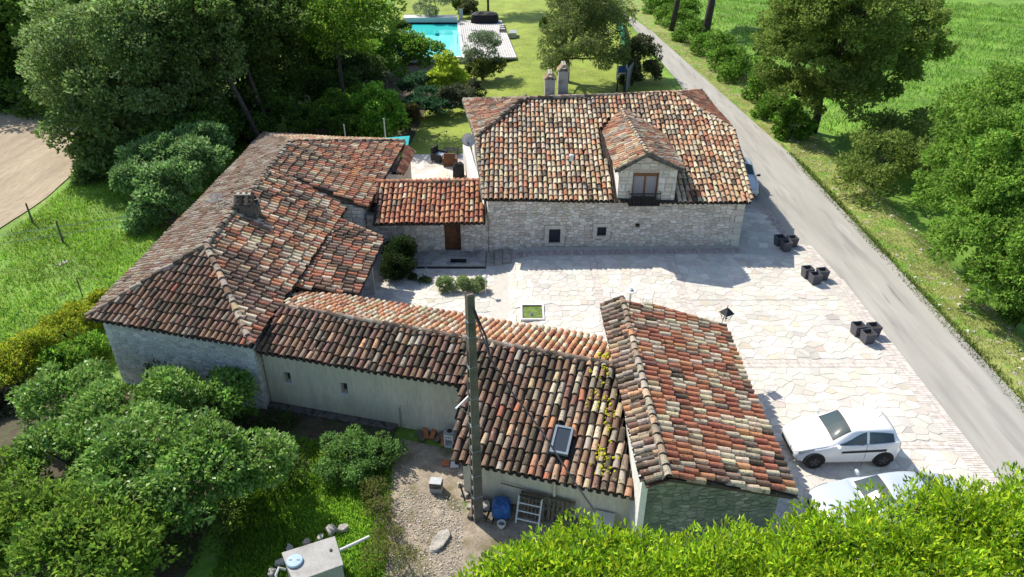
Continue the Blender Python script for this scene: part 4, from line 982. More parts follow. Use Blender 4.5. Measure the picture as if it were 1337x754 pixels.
# garden shrubs between house and pool
M['figleaf'] = mat('fig_leaf', attr=True, var=.12, scale=1.5, fine=0, rough=.42, trans=.38, spec=.5)
def shrub(name, label, px, py, r, z, n, leaf, cols, h=None, extra=(), base=None, **k):
    c = at(px, py, z); bl = [(c.x, c.y, z, r, (h or r * .8))] + [tuple(at(e[0], e[1], e[2])) + tuple(e[3:]) for e in extra]
    return tree(name, label, k.pop('cat', 'shrub'), base or (c.x, c.y), bl, n, leaf, cols, k.pop('trunk', .06), **k)
shrub('laurel_bush', 'big rounded dark laurel bush in front of the swimming pool', 528, 72, 2.4, 1.6, 14000, .26, G_MID + G_FRESH[:1], extra=[(555, 70, 1.6, 1.7), (500, 65, 1.8, 2.2), (470, 75, 1.8, 2.0)])
shrub('cherry_laurel', 'dark mass of shrubs beneath the slim tree beside the laurel', 470, 100, 2.0, 1.2, 10000, .24, G_DARK, extra=[(445, 115, 1.4, 1.8), (425, 95, 1.6, 2.0)])
shrub('golden_shrub', 'bright yellow-green shrub in the middle of the garden border', 582, 92, 1.15, 1.7, 6500, .24, G_YEL, h=1.5, extra=[(575, 108, 1.0, 1.2), (598, 108, .9, 1.0)])
shrub('maple_shrub', 'fresh green rounded shrub just behind the turquoise sail', 492, 140, 1.6, 2.0, 9000, .26, G_FRESH, h=1.5, extra=[(510, 160, 1.0, 1.2), (478, 165, 1.0, 1.2), (500, 172, .8, .9)])
shrub('cedar', 'spreading blue-green cedar between the palm and the golden shrub', 548, 108, 1.5, 1.1, 8000, .20, [(.05, .12, .055), (.035, .09, .04)], h=.8, extra=[(560, 125, .9, 1.3, .6), (545, 138, .7, 1.4, .6), (575, 140, .6, 1.0, .5)], flat=.4)
shrub('mahonia_shrub', 'reddish brown leaved shrub between the fresh green shrub and cedar', 535, 150, .9, .8, 4000, .2, [(.10, .07, .03), (.06, .08, .03), (.14, .12, .03)], extra=[(520, 165, .8, .7)])
shrub('viburnum', 'grey-leaved low bush under the golden shrub beside the lawn', 612, 122, 1.1, .8, 5000, .2, [(.09, .10, .06), (.06, .08, .04)], extra=[(590, 130, .8, 1.1)])
shrub('olive_tree', 'silvery olive tree beside the wooden pool deck', 630, 66, 1.5, 2.2, 6500, .22, G_GREY, h=1.8, extra=[(640, 55, 2.8, .9), (620, 78, 1.4, 1.0)], aspect=.25, cat='tree', trunk=.1)
shrub('broom_bush', 'yellowish green bush at the foot of the olive tree', 627, 92, 1.1, .7, 4500, .2, [(.12, .15, .035), (.09, .12, .03)], extra=[(650, 88, .6, .9)])
shrub('olive_tree', 'pale silver olive tree beyond the pool at the top edge', 568, 4, 2.2, 2.0, 5500, .28, G_GREY, h=1.8, aspect=.25, cat='tree', trunk=.1)
shrub('box_bush', 'small round dark bush at the left end of the pool', 522, 38, 1.1, .6, 2500, .22, G_DARK)
shrub('garden_bush', 'dark low bush on the lawn behind the covered furniture', 612, 12, 1.2, .6, 2500, .25, [(.07, .09, .03), (.10, .11, .05)])
shrub('garden_bush', 'dark bush at the top edge right of the pale olive', 600, 3, 1.3, .8, 2500, .25, G_DARK)
shrub('cypress_bush', 'small dark bush in the lawn left of the large conifer', 716, 32, .9, .8, 2500, .22, G_DARK)
shrub('photinia_bush', 'dark green bush filling the border left of the fresh green shrub', 440, 140, 1.3, 1.2, 6500, .2, G_MID, extra=[(460, 150, 1.0, 1.1), (425, 150, .8, 1.0), (470, 128, 1.0, 1.1)])
shrub('photinia_bush', 'mid green bush behind the palm at the edge of the border', 405, 92, 1.6, 1.6, 7000, .22, G_MID + G_YEL[1:2], extra=[(430, 88, 1.5, 1.3), (390, 105, 1.2, 1.2)])
for i, (px, py, Y) in enumerate([(232, 190, 44), (262, 178, 46.5), (205, 200, 46), (150, 205, 48), (180, 195, 50)]):
    x, z = on_y(px, py, Y); tree('thicket_bush', 'dark thicket bush under the big ash, ' + ['against the west eave', 'at the north-west roof corner', 'behind the light-leaved tree', 'nearest the ploughed field', 'farthest back in the shade'][i], 'bush', (x, Y), [(x, Y, max(.6, z), 1.9), (x - 1.2, Y - .3, max(.4, z - .6), 1.3), (x + 1.0, Y + .5, max(.6, z + .5), 1.4)], 8000, .23, G_DARK + G_MID, .08, 'thicket under the big ash')
# palm
pb = at(497, 122, -.3); root = thing('palm', 'drooping dark fan palm between laurel and fresh green shrub', 'palm', pb)
g = MB(); g.tube([pb, pb + Vector((0, 0, 1.6))], [.16, .12], 8); g.build('trunk', M['bark'], root)
top = pb + Vector((0, 0, 1.6))
for i in range(16):
    a = i * 2.4; g = MB(); e = .35 + .5 * random.random(); pts = []
    for t in range(6):
        f = t / 5; pts.append(top + Vector((math.cos(a) * f * 1.7, math.sin(a) * f * 1.7, e * f * 1.6 - 1.5 * f * f)))
    for t in range(5):
        d = (pts[t + 1] - pts[t]).normalized(); s_ = d.cross(Vector((0, 0, 1))).normalized(); w = .3 * math.sin(math.pi * (t + .6) / 5.6)
        for sg in (-1, 1):
            for q in range(3):
                o = pts[t].lerp(pts[t + 1], q / 3); g.quad([o, o + d * .07, o + d * .32 + s_ * sg * w - Vector((0, 0, .1)), o + d * .22 + s_ * sg * w - Vector((0, 0, .1))], random.choice([(.06, .09, .03), (.10, .11, .04), (.09, .12, .07)]))
    g.build('frond', M['leaf'], root)
# conifer with several trunks
tree('conifer', 'large feathery conifer with a cluster of bare trunks behind the chimneys', 'tree', (4.7, 65.2), blobs_at([(755, 40, 4.6, 2.6, 2.6), (790, 45, 4.2, 2.2, 2.4), (728, 60, 3.4, 1.7, 2.0), (770, 5, 6.5, 2.6, 2.4), (740, 15, 5.5, 2.2), (800, 75, 2.8, 1.3), (765, 72, 3.4, 2.0, 1.6), (722, 88, 2.2, 1.1, 1.5), (800, 15, 5.5, 1.9)]), 30000, .3, G_CON + [(.11, .12, .06)], .15, stems=7, aspect=.22, droop=.9)
tree('holm_oak', 'round dark bush tree with olive tips beside the lane gate', 'tree', (11.3, 66), blobs_at([(835, 75, 1.8, 1.5, 1.5), (815, 85, 1.4, 1.2), (848, 92, 1.1, 1.0), (825, 100, .8, 1.1), (838, 58, 2.6, .9)]), 11000, .2, [(.045, .065, .025), (.06, .08, .03), (.15, .16, .07)], .1)
# trees beyond the lane
tree('bare_trunk_tree', 'leaning dark trunk forking beside the lane at the top edge', 'tree', (20.1, 78.8), [(24, 84, 10, 4), (21, 83, 12, 3.6), (27, 86, 10, 4)], 12000, .4, G_ASH, .38, lean=(.9, 1.6))
tree('bare_trunk_tree', 'farther slender leaning trunk beside the lane at the top edge', 'tree', (18.2, 86.4), [(20, 92, 11, 4), (17.5, 92, 12, 3.6)], 9000, .4, G_ASH, .26, lean=(1.6, 1.5))
tree('ash_tree', 'large ash tree on the far side of the lane near the top right', 'tree', (22.6, 53), blobs_at([(1100, 60, 6.5, 3.0), (1040, 80, 5.0, 2.6), (1150, 70, 5.5, 2.6), (1180, 30, 7.5, 2.6), (1060, 25, 8, 2.8), (1120, 20, 8.5, 2.8), (1040, 125, 3.0, 2.0), (1100, 125, 3.6, 2.2), (1155, 105, 4.0, 2.2), (1200, 60, 5.5, 2.0), (1015, 50, 5.8, 1.6)]), 68000, .24, [(.16, .23, .045), (.12, .19, .035), (.2, .27, .06)], .3, clump=.24, nc=44)
shrub('hawthorn', 'dull green thicket below the large ash on the right', 1150, 205, 2.1, 1.6, 16000, .2, [(.16, .23, .045), (.12, .18, .035), (.2, .27, .06)], extra=[(1180, 180, 1.8, 1.9), (1130, 240, 1.0, 1.6), (1205, 220, 1.4, 1.8), (1215, 170, 1.6, 1.6), (1150, 170, 2.0, 1.4)], cat='tree', trunk=.1)
tree('oak_tree', 'big bright green tree cut by the right edge beside the verge', 'tree', (25.2, 34), blobs_at([(1290, 160, 6.0, 2.4), (1325, 200, 5.5, 2.4), (1255, 230, 3.8, 1.9), (1300, 250, 4.2, 2.2), (1235, 255, 2.8, 1.3), (1280, 320, 2.6, 1.7), (1330, 290, 3.4, 2.0), (1320, 370, 1.8, 1.5), (1345, 330, 3.0, 1.6), (1290, 365, 1.4, 1.0), (1340, 130, 7, 2.0)]), 60000, .19, [(.17, .31, .045), (.13, .25, .035), (.22, .36, .06)], .28, clump=.26, nc=40)
shrub('bramble', 'low dark bush at the right edge under the bright green tree', 1335, 400, 1.0, .5, 3500, .16, G_MID, cat='bush')
# hedge along the lane ditch
for i, (px, py, r) in enumerate([(905, 45, 2.0), (930, 62, 2.0), (950, 80, 1.9), (975, 95, 2.0), (1000, 118, 1.8), (1015, 145, 1.5), (880, 25, 2.2), (1035, 165, 1.2), (890, 12, 2.2), (860, 8, 2.0), (1005, 60, 1.5)]):
    lab = ['by the forked trunk', 'below the forked trunk', 'between the forked trunk and the ash, upper', 'between the forked trunk and the ash, lower', 'left of the ash crown', 'at the left foot of the ash', 'by the farther slender trunk', 'under the ash beside the verge', 'behind the farther slender trunk', 'by the lane at the top edge', 'behind the ash on its left'][i]
    shrub('hedge_bush', 'green hedge bush ' + lab, px, py, r, .7, 3800, .24, G_MID + G_FRESH[1:2] + G_DARK[:1], h=1.2, group='hedge bushes along the lane', cat='bush')
# west bank: yellow hedge, shrubs, fig
for i, (px, py, r) in enumerate([(20, 470, .95), (50, 452, .95), (80, 432, .9), (108, 414, .8), (-8, 490, 1.0), (135, 398, .6)]):
    lab = ['second from the left edge', 'third from the left edge', 'fourth from the left edge', 'next to the roof corner', 'cut by the left edge', 'tucked under the roof corner'][i]
    shrub('golden_hedge', 'golden yellow hedge clump ' + lab, px, py, r, hgt(-19, 24) + .8, 5000, .14, G_GOLD, h=.7, group='golden hedge clumps on the west bank', cat='hedge', aspect=.3)
shrub('elder_bush', 'light green bush left of the whitewashed gable wall', 95, 470, .95, -.4, 6500, .15, G_MID + G_FRESH, extra=[(120, 455, -.3, .7), (75, 490, -.8, .7)])
shrub('berry_bush', 'dull pinkish bush at the left edge below the golden hedge', 10, 525, .9, -.9, 4500, .13, [(.10, .12, .06), (.07, .09, .04), (.16, .14, .10)])
shrub('yellow_bush', 'small yellow flowering bush beside the elder bush', 45, 505, .5, -.8, 1800, .12, G_GOLD + G_YEL, h=.4)
FIG = [(0.221, 0.348, 0.08), (0.146, 0.27, 0.048), (0.108, 0.216, 0.036), (0.195, 0.342, 0.066), (0.234, 0.378, 0.096)]
tree('fig_tree', 'large spreading fig tree filling the lower left in front of the white gable wall', 'tree', (-11.5, 15.8, -1.9), blobs_at([(90, 520, .6, 1.5, 1.0), (150, 545, .9, 1.5, 1.0), (230, 520, .8, 1.2, .9), (290, 520, .5, 1.1, .8), (190, 590, 1.2, 1.6, 1.1), (270, 600, 1.3, 1.5, 1.0), (330, 600, 1.0, 1.1, .8), (80, 600, .6, 1.5, 1.1), (235, 640, 1.2, 1.2, .8), (150, 660, 1.0, 1.4, 1.0)]), 44000, .165, FIG, .16, kinds='fig', aspect=.55, clump=.30, nc=34)
tree('elder_tree', 'leafy tree in the bottom left corner in front of the fig', 'tree', (-10.8, 12.2, -2), blobs_at([(40, 690, 1.2, 1.5, 1.1), (110, 700, 1.6, 1.3, 1.0), (0, 640, .8, 1.3, 1.0), (70, 740, 1.6, 1.2, .9), (140, 740, 1.6, 1.1, .8), (180, 710, 1.2, 1.0, .8), (-20, 720, 1.2, 1.4)]), 17000, .17, [(.15, .25, .035), (.19, .31, .04), (.11, .2, .03)], .13)
shrub('ivy_mass', 'dark ivy and shade bushes under the fig beside the gable wall', 300, 560, 1.0, -.7, 5000, .14, G_DARK, extra=[(330, 640, -.6, 1.0), (380, 620, -.7, .8), (260, 700, -.6, 1.2), (215, 480, .2, .7), (360, 560, -.8, .8)], cat='bush')
shrub('rosemary_bush', 'dense pale green rounded bush in the yard left of the gravel', 455, 590, .85, -.15, 11000, .09, [(.15, .28, .07), (.11, .22, .05), (.19, .33, .1)], extra=[(492, 594, -.25, .7), (440, 615, -.3, .6), (515, 588, -.4, .4), (470, 620, -.3, .55)])
shrub('juniper', 'brownish olive juniper strip along the left edge of the gravel yard', 490, 640, .5, -.35, 4000, .09, [(.17, .19, .05), (.11, .14, .04), (.23, .22, .06)], extra=[(498, 665, -.35, .5), (505, 700, -.3, .5), (530, 735, -.2, .5), (495, 725, -.3, .5)], aspect=.3)
shrub('myrtle_bush', 'large dark rounded evergreen bush left of the entrance door', 522, 333, .62, .45, 30000, .085, [(.03, .06, .018), (.045, .08, .02), (.022, .045, .012)], h=.85, base=(-5.55, 30.9, -.36), extra=[(519, 348, .2, .66, .6), (526, 322, .9, .45, .4)], jit=.9, clump=.55, nc=40)
for i, px in enumerate((581, 603, 623)):
    shrub('lavender', ['left lavender cushion of the row before the entrance', 'middle lavender cushion of the row before the entrance', 'right lavender cushion of the row beside the garden lamp'][i], px, 372, .38, -.06, 5000, .10, [(.22, .31, .12), (.17, .26, .09), (.28, .34, .17)], h=.34, group='lavender row in the courtyard', aspect=.2, base=(at(px, 378, -.36).x, at(px, 378, -.36).y, -.36), trunk=.03)
shrub('dwarf_shrub', 'low dark creeping shrub between the round bush and lavender', 555, 366, .3, -.25, 1600, .07, G_DARK, h=.12, extra=[(540, 362, -.27, .25, .1)], base=(at(553, 370, -.36).x, at(553, 370, -.36).y, -.36), trunk=.02)
# laurel hedge close to the camera
def bay(name, label, px0, px1, seed):
    bl = []
    for i in range(12):
        px = px0 + (px1 - px0) * (i + .5) / 12; py = np.interp(px, [600, 620, 640, 690, 760, 830, 900, 1000, 1050, 1100, 1200, 1337, 1400], [850, 806, 772, 748, 734, 756, 750, 754, 744, 716, 690, 680, 674])
        for d in (0, 42, 85): bl.append(tuple(at(px + random.uniform(-12, 12), py + d + random.uniform(-9, 9), 8.9 + random.uniform(-.35, .2))) + (random.uniform(.5, .66), random.uniform(.4, .55)))
    c = at((px0 + px1) / 2, 760, 8.9)
    return tree(name, label, 'tree', (c.x, c.y, -.7 if c.x < 3 else -.1), bl, 34000, .105, [(.34, .50, .02), (.27, .42, .018), (.44, .56, .03), (.18, .32, .015), (.10, .19, .02)], .14, kinds='gloss', aspect=.28, clump=.42, nc=11, jit=.5, upb=.5, group='bright laurels along the bottom edge')
bay('laurel_tree', 'bright yellow-green laurel in front of the yard, leftmost of the bottom row', 640, 880, 0)
bay('laurel_tree', 'bright yellow-green laurel below the green stained gable, middle of the bottom row', 880, 1100, 1)
bay('laurel_tree', 'bright yellow-green laurel covering the pale sedan, rightmost of the bottom row', 1100, 1380, 2)

# grass blades and tufts (uncountable)
def grass(name, label, polys, n, size, cols, wts=None, patch=.5):
    X = []
    for conv, k in polys:
        conv = ccw(conv); xs = [p[0] for p in conv]; ys = [p[1] for p in conv]; m = int(n * k * 2.5)
        x = rng.uniform(min(xs), max(xs), m); y = rng.uniform(min(ys), max(ys), m); ok = np.ones(m, bool)
        for i in range(len(conv)):
            a, b = conv[i - 1], conv[i]; ok &= ((b[0] - a[0]) * (y - a[1]) - (b[1] - a[1]) * (x - a[0])) > 0
        f = np.sin(x * 1.7 + 1) * np.cos(y * 1.3) + np.sin(x * .6 + y * .8); ok &= rng.uniform(-2, 2, m) < f + 2 * (1 - patch)
        idx = np.nonzero(ok)[0][:int(n * k)]; X.append(np.stack([x[idx], y[idx]], 1))
    X = np.concatenate(X); Z = np.array([hgt(a, b) for a, b in X]); P = np.column_stack([X, Z - .01])
    d = np.tile(np.array([0, 0, 1.0]), (len(P), 1)); t = .85 + .25 * np.sin(P[:, 0] * .9) * np.cos(P[:, 1] * .8)
    me = leaves_mesh(name, P, d, size, cols, M['leaf'], .22, wts, tint=t, jit=.42); o = link(me, name, kind='stuff', label=label, cat='grass'); return o
grass('meadow_grass', 'bright green unmown meadow grass on the west bank', [([(-27.9, 60), (-27.4, 34), (-26, 24), (-16.5, 24), (-16.2, 40), (-20, 60)], 1)], 52000, .20, [(.17, .34, .03), (.22, .40, .035), (.27, .36, .06), (.13, .28, .025)])
grass('field_grass', 'long wind-combed grass of the meadow beyond the lane', [([(25, 30), (60, 30), (75, 100), (22, 110), (23, 60)], 1)], 60000, .34, [(.14, .30, .04), (.18, .35, .05), (.12, .26, .03), (.2, .35, .07)])
grass('verge_grass', 'patchy short grass and weeds on the verge beside the lane', [([(18.9, 8), (22.8, 8), (22.8, 56), (18.7, 47)], .75), ([(18.6, 48), (22.6, 58), (19.3, 84), (15.9, 86), (17.7, 61)], .25)], 42000, .12, [(.20, .30, .05), (.16, .25, .04), (.30, .31, .10), (.33, .29, .15)], patch=.35)
grass('yard_grass', 'tall weeds and grass in the yard around the concrete tank', [([(-8.5, 19.8), (-4.2, 19.6), (-3.6, 12.4), (-9, 12)], 1)], 30000, .17, [(.22, .40, .035), (.15, .31, .03), (.28, .45, .05)])
grass('yard_weeds', 'sparse weed tufts growing through the gravel yard', [([(-4.0, 19.5), (-1.7, 19.3), (-1.6, 16.9), (2.2, 15.9), (2.2, 12.8), (-3.3, 12.6), (-3.7, 15.5)], 1)], 1500, .10, [(.16, .2, .05), (.22, .22, .08)], patch=.75)
grass('lawn_weeds', 'short grass of the pool lawn', [([(-6, 49), (9, 49), (12.5, 100), (1, 100), (-2, 66)], 1)], 26000, .09, [(.22, .29, .04), (.13, .19, .028), (.20, .23, .05)])
grass('lawn_edge_grass', 'grass fringe along both edges of the asphalt lane', [([(18.6, 8), (19.15, 8), (19.05, 47), (18.5, 47)], .8), ([(18.85, 8), (19.3, 8), (19.2, 47), (18.7, 47)], .5)], 9000, .15, [(.10, .18, .03), (.15, .2, .05)])

# gravel stones, rocks
def pebbles(name, label, conv, n, r0, r1, cols, m='rock'):
    g = MB(); conv = ccw(conv); xs = [p[0] for p in conv]; ys = [p[1] for p in conv]; k = 0
    while k < n:
        x, y = random.uniform(min(xs), max(xs)), random.uniform(min(ys), max(ys))
        if any((conv[i][0] - conv[i - 1][0]) * (y - conv[i - 1][1]) - (conv[i][1] - conv[i - 1][1]) * (x - conv[i - 1][0]) < 0 for i in range(len(conv))): continue
        r = r0 + (r1 - r0) * random.random() ** 3; z = hgt(x, y) + .03; a = random.random() * 6; c = pal(cols, [1] * len(cols)); q = len(g.v)
        for dz, s_ in ((-.01, 1), (r * .5, .6)):
            for j in range(4): t = a + j * 1.57; g.v.append((x + r * s_ * math.cos(t) * random.uniform(.7, 1.2), y + r * s_ * math.sin(t) * random.uniform(.7, 1.2), z + dz))
        g.f += [(q + 4, q + 5, q + 6, q + 7)] + [(q + j, q + (j + 1) % 4, q + 4 + (j + 1) % 4, q + 4 + j) for j in range(4)]; g.c += [c] * 5; k += 1
    o = g.build(name, M['paving'], kind='stuff'); o['label'] = label; o['category'] = name
GR = [(.40, .36, .30), (.32, .285, .235), (.5, .47, .41), (.24, .215, .17), (.38, .31, .24)]
pebbles('gravel', 'loose pale gravel spread over the small yard', [(-4.0, 19.5), (-1.7, 19.3), (-1.6, 16.9), (3.2, 15.6), (3.2, 13.4), (-3.3, 12.6), (-3.7, 15.5)], 3600, .015, .055, GR)
pebbles('verge_stones', 'scattered pale stones in the grass verge beside the lane', [(19.3, 12), (22.2, 12), (22.2, 56), (19.3, 50)], 420, .03, .13, [(.6, .57, .52), (.5, .46, .4)])
def rock(name, label, loc, s, sz=.6, seed=0, col=(1, 1, 1), rz=0., cat='rock', group=None):
    import bmesh
    bm = bmesh.new(); bmesh.ops.create_icosphere(bm, subdivisions=3, radius=1); rr = random.Random(seed); ph = [rr.uniform(0, 6) for _ in range(6)]
    for v in bm.verts:
        p = v.co; k = 1 + .18 * math.sin(p.x * 3 + ph[0]) * math.cos(p.y * 3.5 + ph[1]) + .12 * math.sin(p.z * 5 + ph[2] + p.x * 4) + .05 * math.sin(p.y * 9 + ph[3])
        p.x = max(-.75, min(.75, p.x)); p.y = max(-.8, min(.8, p.y)); p.z = max(-.6, min(.6, p.z)); v.co = Vector((p.x * s[0], p.y * s[1], p.z * sz)) * k
    me = bpy.data.meshes.new(name); bm.to_mesh(me); bm.free(); me.materials.append(M['rock'])
    o = link(me, name, loc=loc, label=label, cat=cat, group=group); o.rotation_euler.z = rz; return o
p = at(575, 706, -.7); rock('stone_slab', 'long pale broken stone slab lying in the gravel yard', p, (.22, .5), .1, 3, rz=-.5, cat='slab')
for i, (px, py, s_, lab) in enumerate([(366, 735, .17, 'left of the concrete tank near its lid'), (355, 748, .15, 'at the lowest left of the tank'), (378, 716, .14, 'touching the upper left tank corner'), (400, 708, .12, 'behind the middle of the tank'), (418, 702, .12, 'behind the tank near its pipe end'), (432, 692, .2, 'largest, behind the right tank corner'), (448, 690, .17, 'right of the largest one above the white pipe')]):
    rock('boulder', 'pale limestone boulder ' + lab, at(px, py, -.62), (s_ * 1.1, s_ * .8), s_ * .8, 20 + i, rz=i * 1.1, group='boulders around the concrete tank')
for i, (px, py, lab) in enumerate([(20, 372, 'nearer left edge'), (82, 346, 'farther one below the fence post')]):
    rock('field_stone', 'grey flat stone in the west meadow, ' + lab, at(px, py, -.45), (.4, .25), .18, 40 + i, rz=i * .7 + .4, group='stones in the west meadow')

# ------------------------------------------------------------------ pool, deck and garden furniture
pz = .1; A_, B_, C_, D_ = at(529, 31, pz), at(597, 31, pz), at(603, 75, pz), at(512, 76, pz)
def prism(pts, z0, z1, c=None):
    g = MB(); n = len(pts); g.v = [(p[0], p[1], z0) for p in pts] + [(p[0], p[1], z1) for p in pts]
    g.f = [tuple(range(n))[::-1], tuple(range(n, 2 * n))] + [(i, (i + 1) % n, n + (i + 1) % n, n + i) for i in range(n)]; g.c = [c or (1, 1, 1)] * (n + 2); return g
M['pooltile'] = mat('pool_liner', (.50, .78, .76), var=.05, scale=1, rough=.4)
wm = bpy.data.materials.new('pool_water'); wm.use_nodes = True; p_ = wm.node_tree.nodes['Principled BSDF']; p_.inputs['Base Color'].default_value = (.035, .52, .50, 1); p_.inputs['Roughness'].default_value = .08
nz_ = wm.node_tree.nodes.new('ShaderNodeTexNoise'); nz_.inputs['Scale'].default_value = 6; bp_ = wm.node_tree.nodes.new('ShaderNodeBump'); bp_.inputs['Strength'].default_value = .25
ge_ = wm.node_tree.nodes.new('ShaderNodeNewGeometry'); wm.node_tree.links.new(ge_.outputs['Position'], nz_.inputs['Vector']); wm.node_tree.links.new(nz_.outputs['Fac'], bp_.inputs['Height']); wm.node_tree.links.new(bp_.outputs[0], p_.inputs['Normal'])
w2m = wm.copy(); w2m.node_tree.nodes['Principled BSDF'].inputs['Base Color'].default_value = (.16, .74, .72, 1)
root = thing('swimming_pool', 'turquoise rectangular swimming pool with white roller cover box at its far end', 'pool', (A_.x, C_.y, 0))
def lerp4(u, v): return A_.lerp(B_, u).lerp(D_.lerp(C_, u), v)
def ringp(e): return [lerp4(-e, 1 + e * .5), lerp4(1 + e, 1 + e * .5), lerp4(1 + e, -e * .5), lerp4(-e, -e * .5)]
inn, out_ = ringp(0), ringp(.05); g = MB()
for i in range(4):
    j = (i + 1) % 4; q = prism([inn[i], inn[j], out_[j], out_[i]], -.3, .22); k = len(g.v); g.v += q.v; g.f += [tuple(k + a for a in f) for f in q.f]; g.c += q.c
g.build('pool_coping', M['plasticwhite'], root)
prism([lerp4(0, .0), lerp4(1, .0), lerp4(1, .36), lerp4(0, .36)][::-1], -.3, .05).build('deep_water', wm, root)
prism([lerp4(0, .362), lerp4(1, .362), lerp4(1, 1), lerp4(0, 1)][::-1], -.3, .05).build('shallow_water', w2m, root)
prism([lerp4(-.03, -.10), lerp4(1.0, -.10), lerp4(1.0, -.0), lerp4(-.03, -.0)][::-1], .0, .75).build('cover_box', M['plasticwhite'], root)
q = lerp4(.96, .62); g = MB()
for dy in (-.25, .25): g.tube([(q.x, q.y + dy, -.2), (q.x, q.y + dy, .9), (q.x + .5, q.y + dy, .95), (q.x + .6, q.y + dy, .25)], .04, 6)
g.build('ladder', M['metal'], root)
q = lerp4(.62, .37); g = MB(); g.lathe([(.2, .06), (.3, .16), (.22, .3), (.05, .34)], (q.x, q.y, 0), 10); o = g.build('pool_robot', M['teal']); o['label'] = 'small teal cleaning robot floating in the middle of the pool'; o['category'] = 'pool robot'
# timber deck: individual boards
q0_, q1_, q2_, q3_ = at(604, 76, .2), at(675, 75, .2), at(655, 27, .2), at(598, 27, .2)
root = thing('pool_deck', 'bleached timber deck of long boards on the right of the swimming pool', 'deck', (q0_.x, q0_.y, 0)); nb = 22
for i in range(nb):
    a, b = i / nb + .004, (i + 1) / nb - .004; prism([q0_.lerp(q1_, a), q0_.lerp(q1_, b), q3_.lerp(q2_, b), q3_.lerp(q2_, a)], .02, .2 + random.uniform(0, .012)).build('deck_board', M['greywood'], root)
def cover_blob(name, label, cat, c, sx, sy, sz, m='black', seed=1):
    g = MB(); n = 20; rr = random.Random(seed)
    for (s_, z) in ((1.02, 0), (1.0, .5), (.93, .8), (.6, .97), (.2, 1.0)):
        for j in range(n):
            t = 2 * math.pi * j / n; ex = .45; cxx = math.copysign(abs(math.cos(t)) ** ex, math.cos(t)); syy = math.copysign(abs(math.sin(t)) ** ex, math.sin(t)); w = 1 + rr.uniform(-.03, .03)
            g.v.append((c[0] + sx * s_ * cxx * w, c[1] + sy * s_ * syy * w, c[2] + sz * z * (1 + rr.uniform(-.04, .04))))
    for i in range(4):
        for j in range(n): g.f.append((i * n + j, i * n + (j + 1) % n, (i + 1) * n + (j + 1) % n, (i + 1) * n + j)); g.c.append((1, 1, 1))
    g.f.append(tuple(4 * n + j for j in range(n))); g.c.append((1, 1, 1)); o = g.build(name, M[m], smooth=False); o['label'] = label; o['category'] = cat; return o
c = at(633, 29, .2); cover_blob('covered_sofa', 'black fabric cover over garden furniture at the far end of the deck', 'furniture cover', c, 1.6, 1.0, 1.15)
c = at(613, 212, -.3)
c = at(599, 231, -.3); cover_blob('covered_barbecue', 'black covered barbecue behind the entrance roof on the terrace', 'barbecue', c, .36, .33, .95, seed=4)
# deck lounger + steps
root = thing('deck_chair', 'small dark folding lounger near the right edge of the deck', 'lounger', at(656, 40, .21))
b0 = at(656, 40, .21)
for i in range(5): boxo((b0.x - .3, b0.y - 1.1 + i * .42, .3 + (.12 * max(0, i - 2))), (b0.x + .4, b0.y - .85 + i * .42, .36 + .12 * max(0, i - 2)), 'slat', 'darkplastic', root)
for dx in (-.33, .42): boxo((b0.x + dx, b0.y - 1.15, .2), (b0.x + dx + .05, b0.y + 1.0, .3), 'side_rail', 'darkplastic', root)
b0 = at(669, 47, 0); o = boxo((b0.x - .35, b0.y - .8, -.1), (b0.x + .45, b0.y + .9, .45), 'pump_box', 'metal'); o['label'] = 'grey box with dark shadow standing on the lawn beside the deck'; o['category'] = 'box'
b0 = at(602, 27, .2); root = thing('pool_shower', 'grey upright board and foot plate at the corner of the cover box', 'shower', b0); boxo((b0.x - .22, b0.y - .05, .2), (b0.x + .22, b0.y + .05, 1.5), 'panel', 'metal', root); boxo((b0.x - .4, b0.y - .7, .2), (b0.x + .4, b0.y - .1, .26), 'foot_plate', 'grey', root)
# young tree by the deck throwing shade on the lawn
tree('garden_tree', 'tree at the top edge whose shade falls on the lawn right of the deck', 'tree', (-3.2, 99), [(-3.0, 99.4, 7.2, 2.8), (-1.6, 100.5, 6.8, 2.2), (-4.6, 99.5, 6.6, 2.3)], 7000, .35, G_MID, .12, stems=2)
# terrace behind the entrance building
sheet('garden_terrace', [[(-6.6, 36), (-2.0, 36), (-2.6, 47.6), (-7.1, 47.4)]], M['joint'], zf=lambda x, y: -.28)
cells3 = cells; cells = []; voronoi(-6.9, 40.0, -2.2, 47.4, .6); tc = cells; cells = cells3; tcg = []
ter = bpy.data.objects['garden_terrace']
for poly in tc:
    g = MB(); flag(poly, g, pal([(.66, .58, .50), (.70, .64, .57), (.6, .55, .48)], [1, 1, 1])); g.v = [(x, y, z - cz(x, y) - .275) for x, y, z in g.v]; link_world(g.mesh('paving_stone', M['paving']), 'paving_stone', ter)
def armchair(label, px, py, rz, m, cush=None):
    b = at(px, py, -.27); r = thing('armchair', label, 'chair', b, 'armchairs on the garden terrace', rz, local=True)
    boxo((-.36, -.36, .12), (.36, .36, .36), 'seat', m, r); boxo((-.36, .3, .36), (.36, .42, .95), 'backrest', m, r)
    for s_ in (-1, 1): boxo((s_ * .42 - .06, -.36, .12), (s_ * .42 + .06, .38, .58), 'armrest', m, r)
    for x in (-.38, .38):
        for y in (-.3, .34): boxo((x - .03, y - .03, 0), (x + .03, y + .03, .12), 'leg', 'darkmetal', r)
    if cush: bevel(boxo((-.33, -.36, .362), (.33, .29, .5), 'cushion', cush, r), .04)
armchair('dark armchair with grey-blue cushion, left one on the garden terrace', 574, 210, 1.1, 'darkplastic', 'metal')
armchair('brown wooden armchair seen from behind on the garden terrace', 588, 216, math.pi, 'wood')
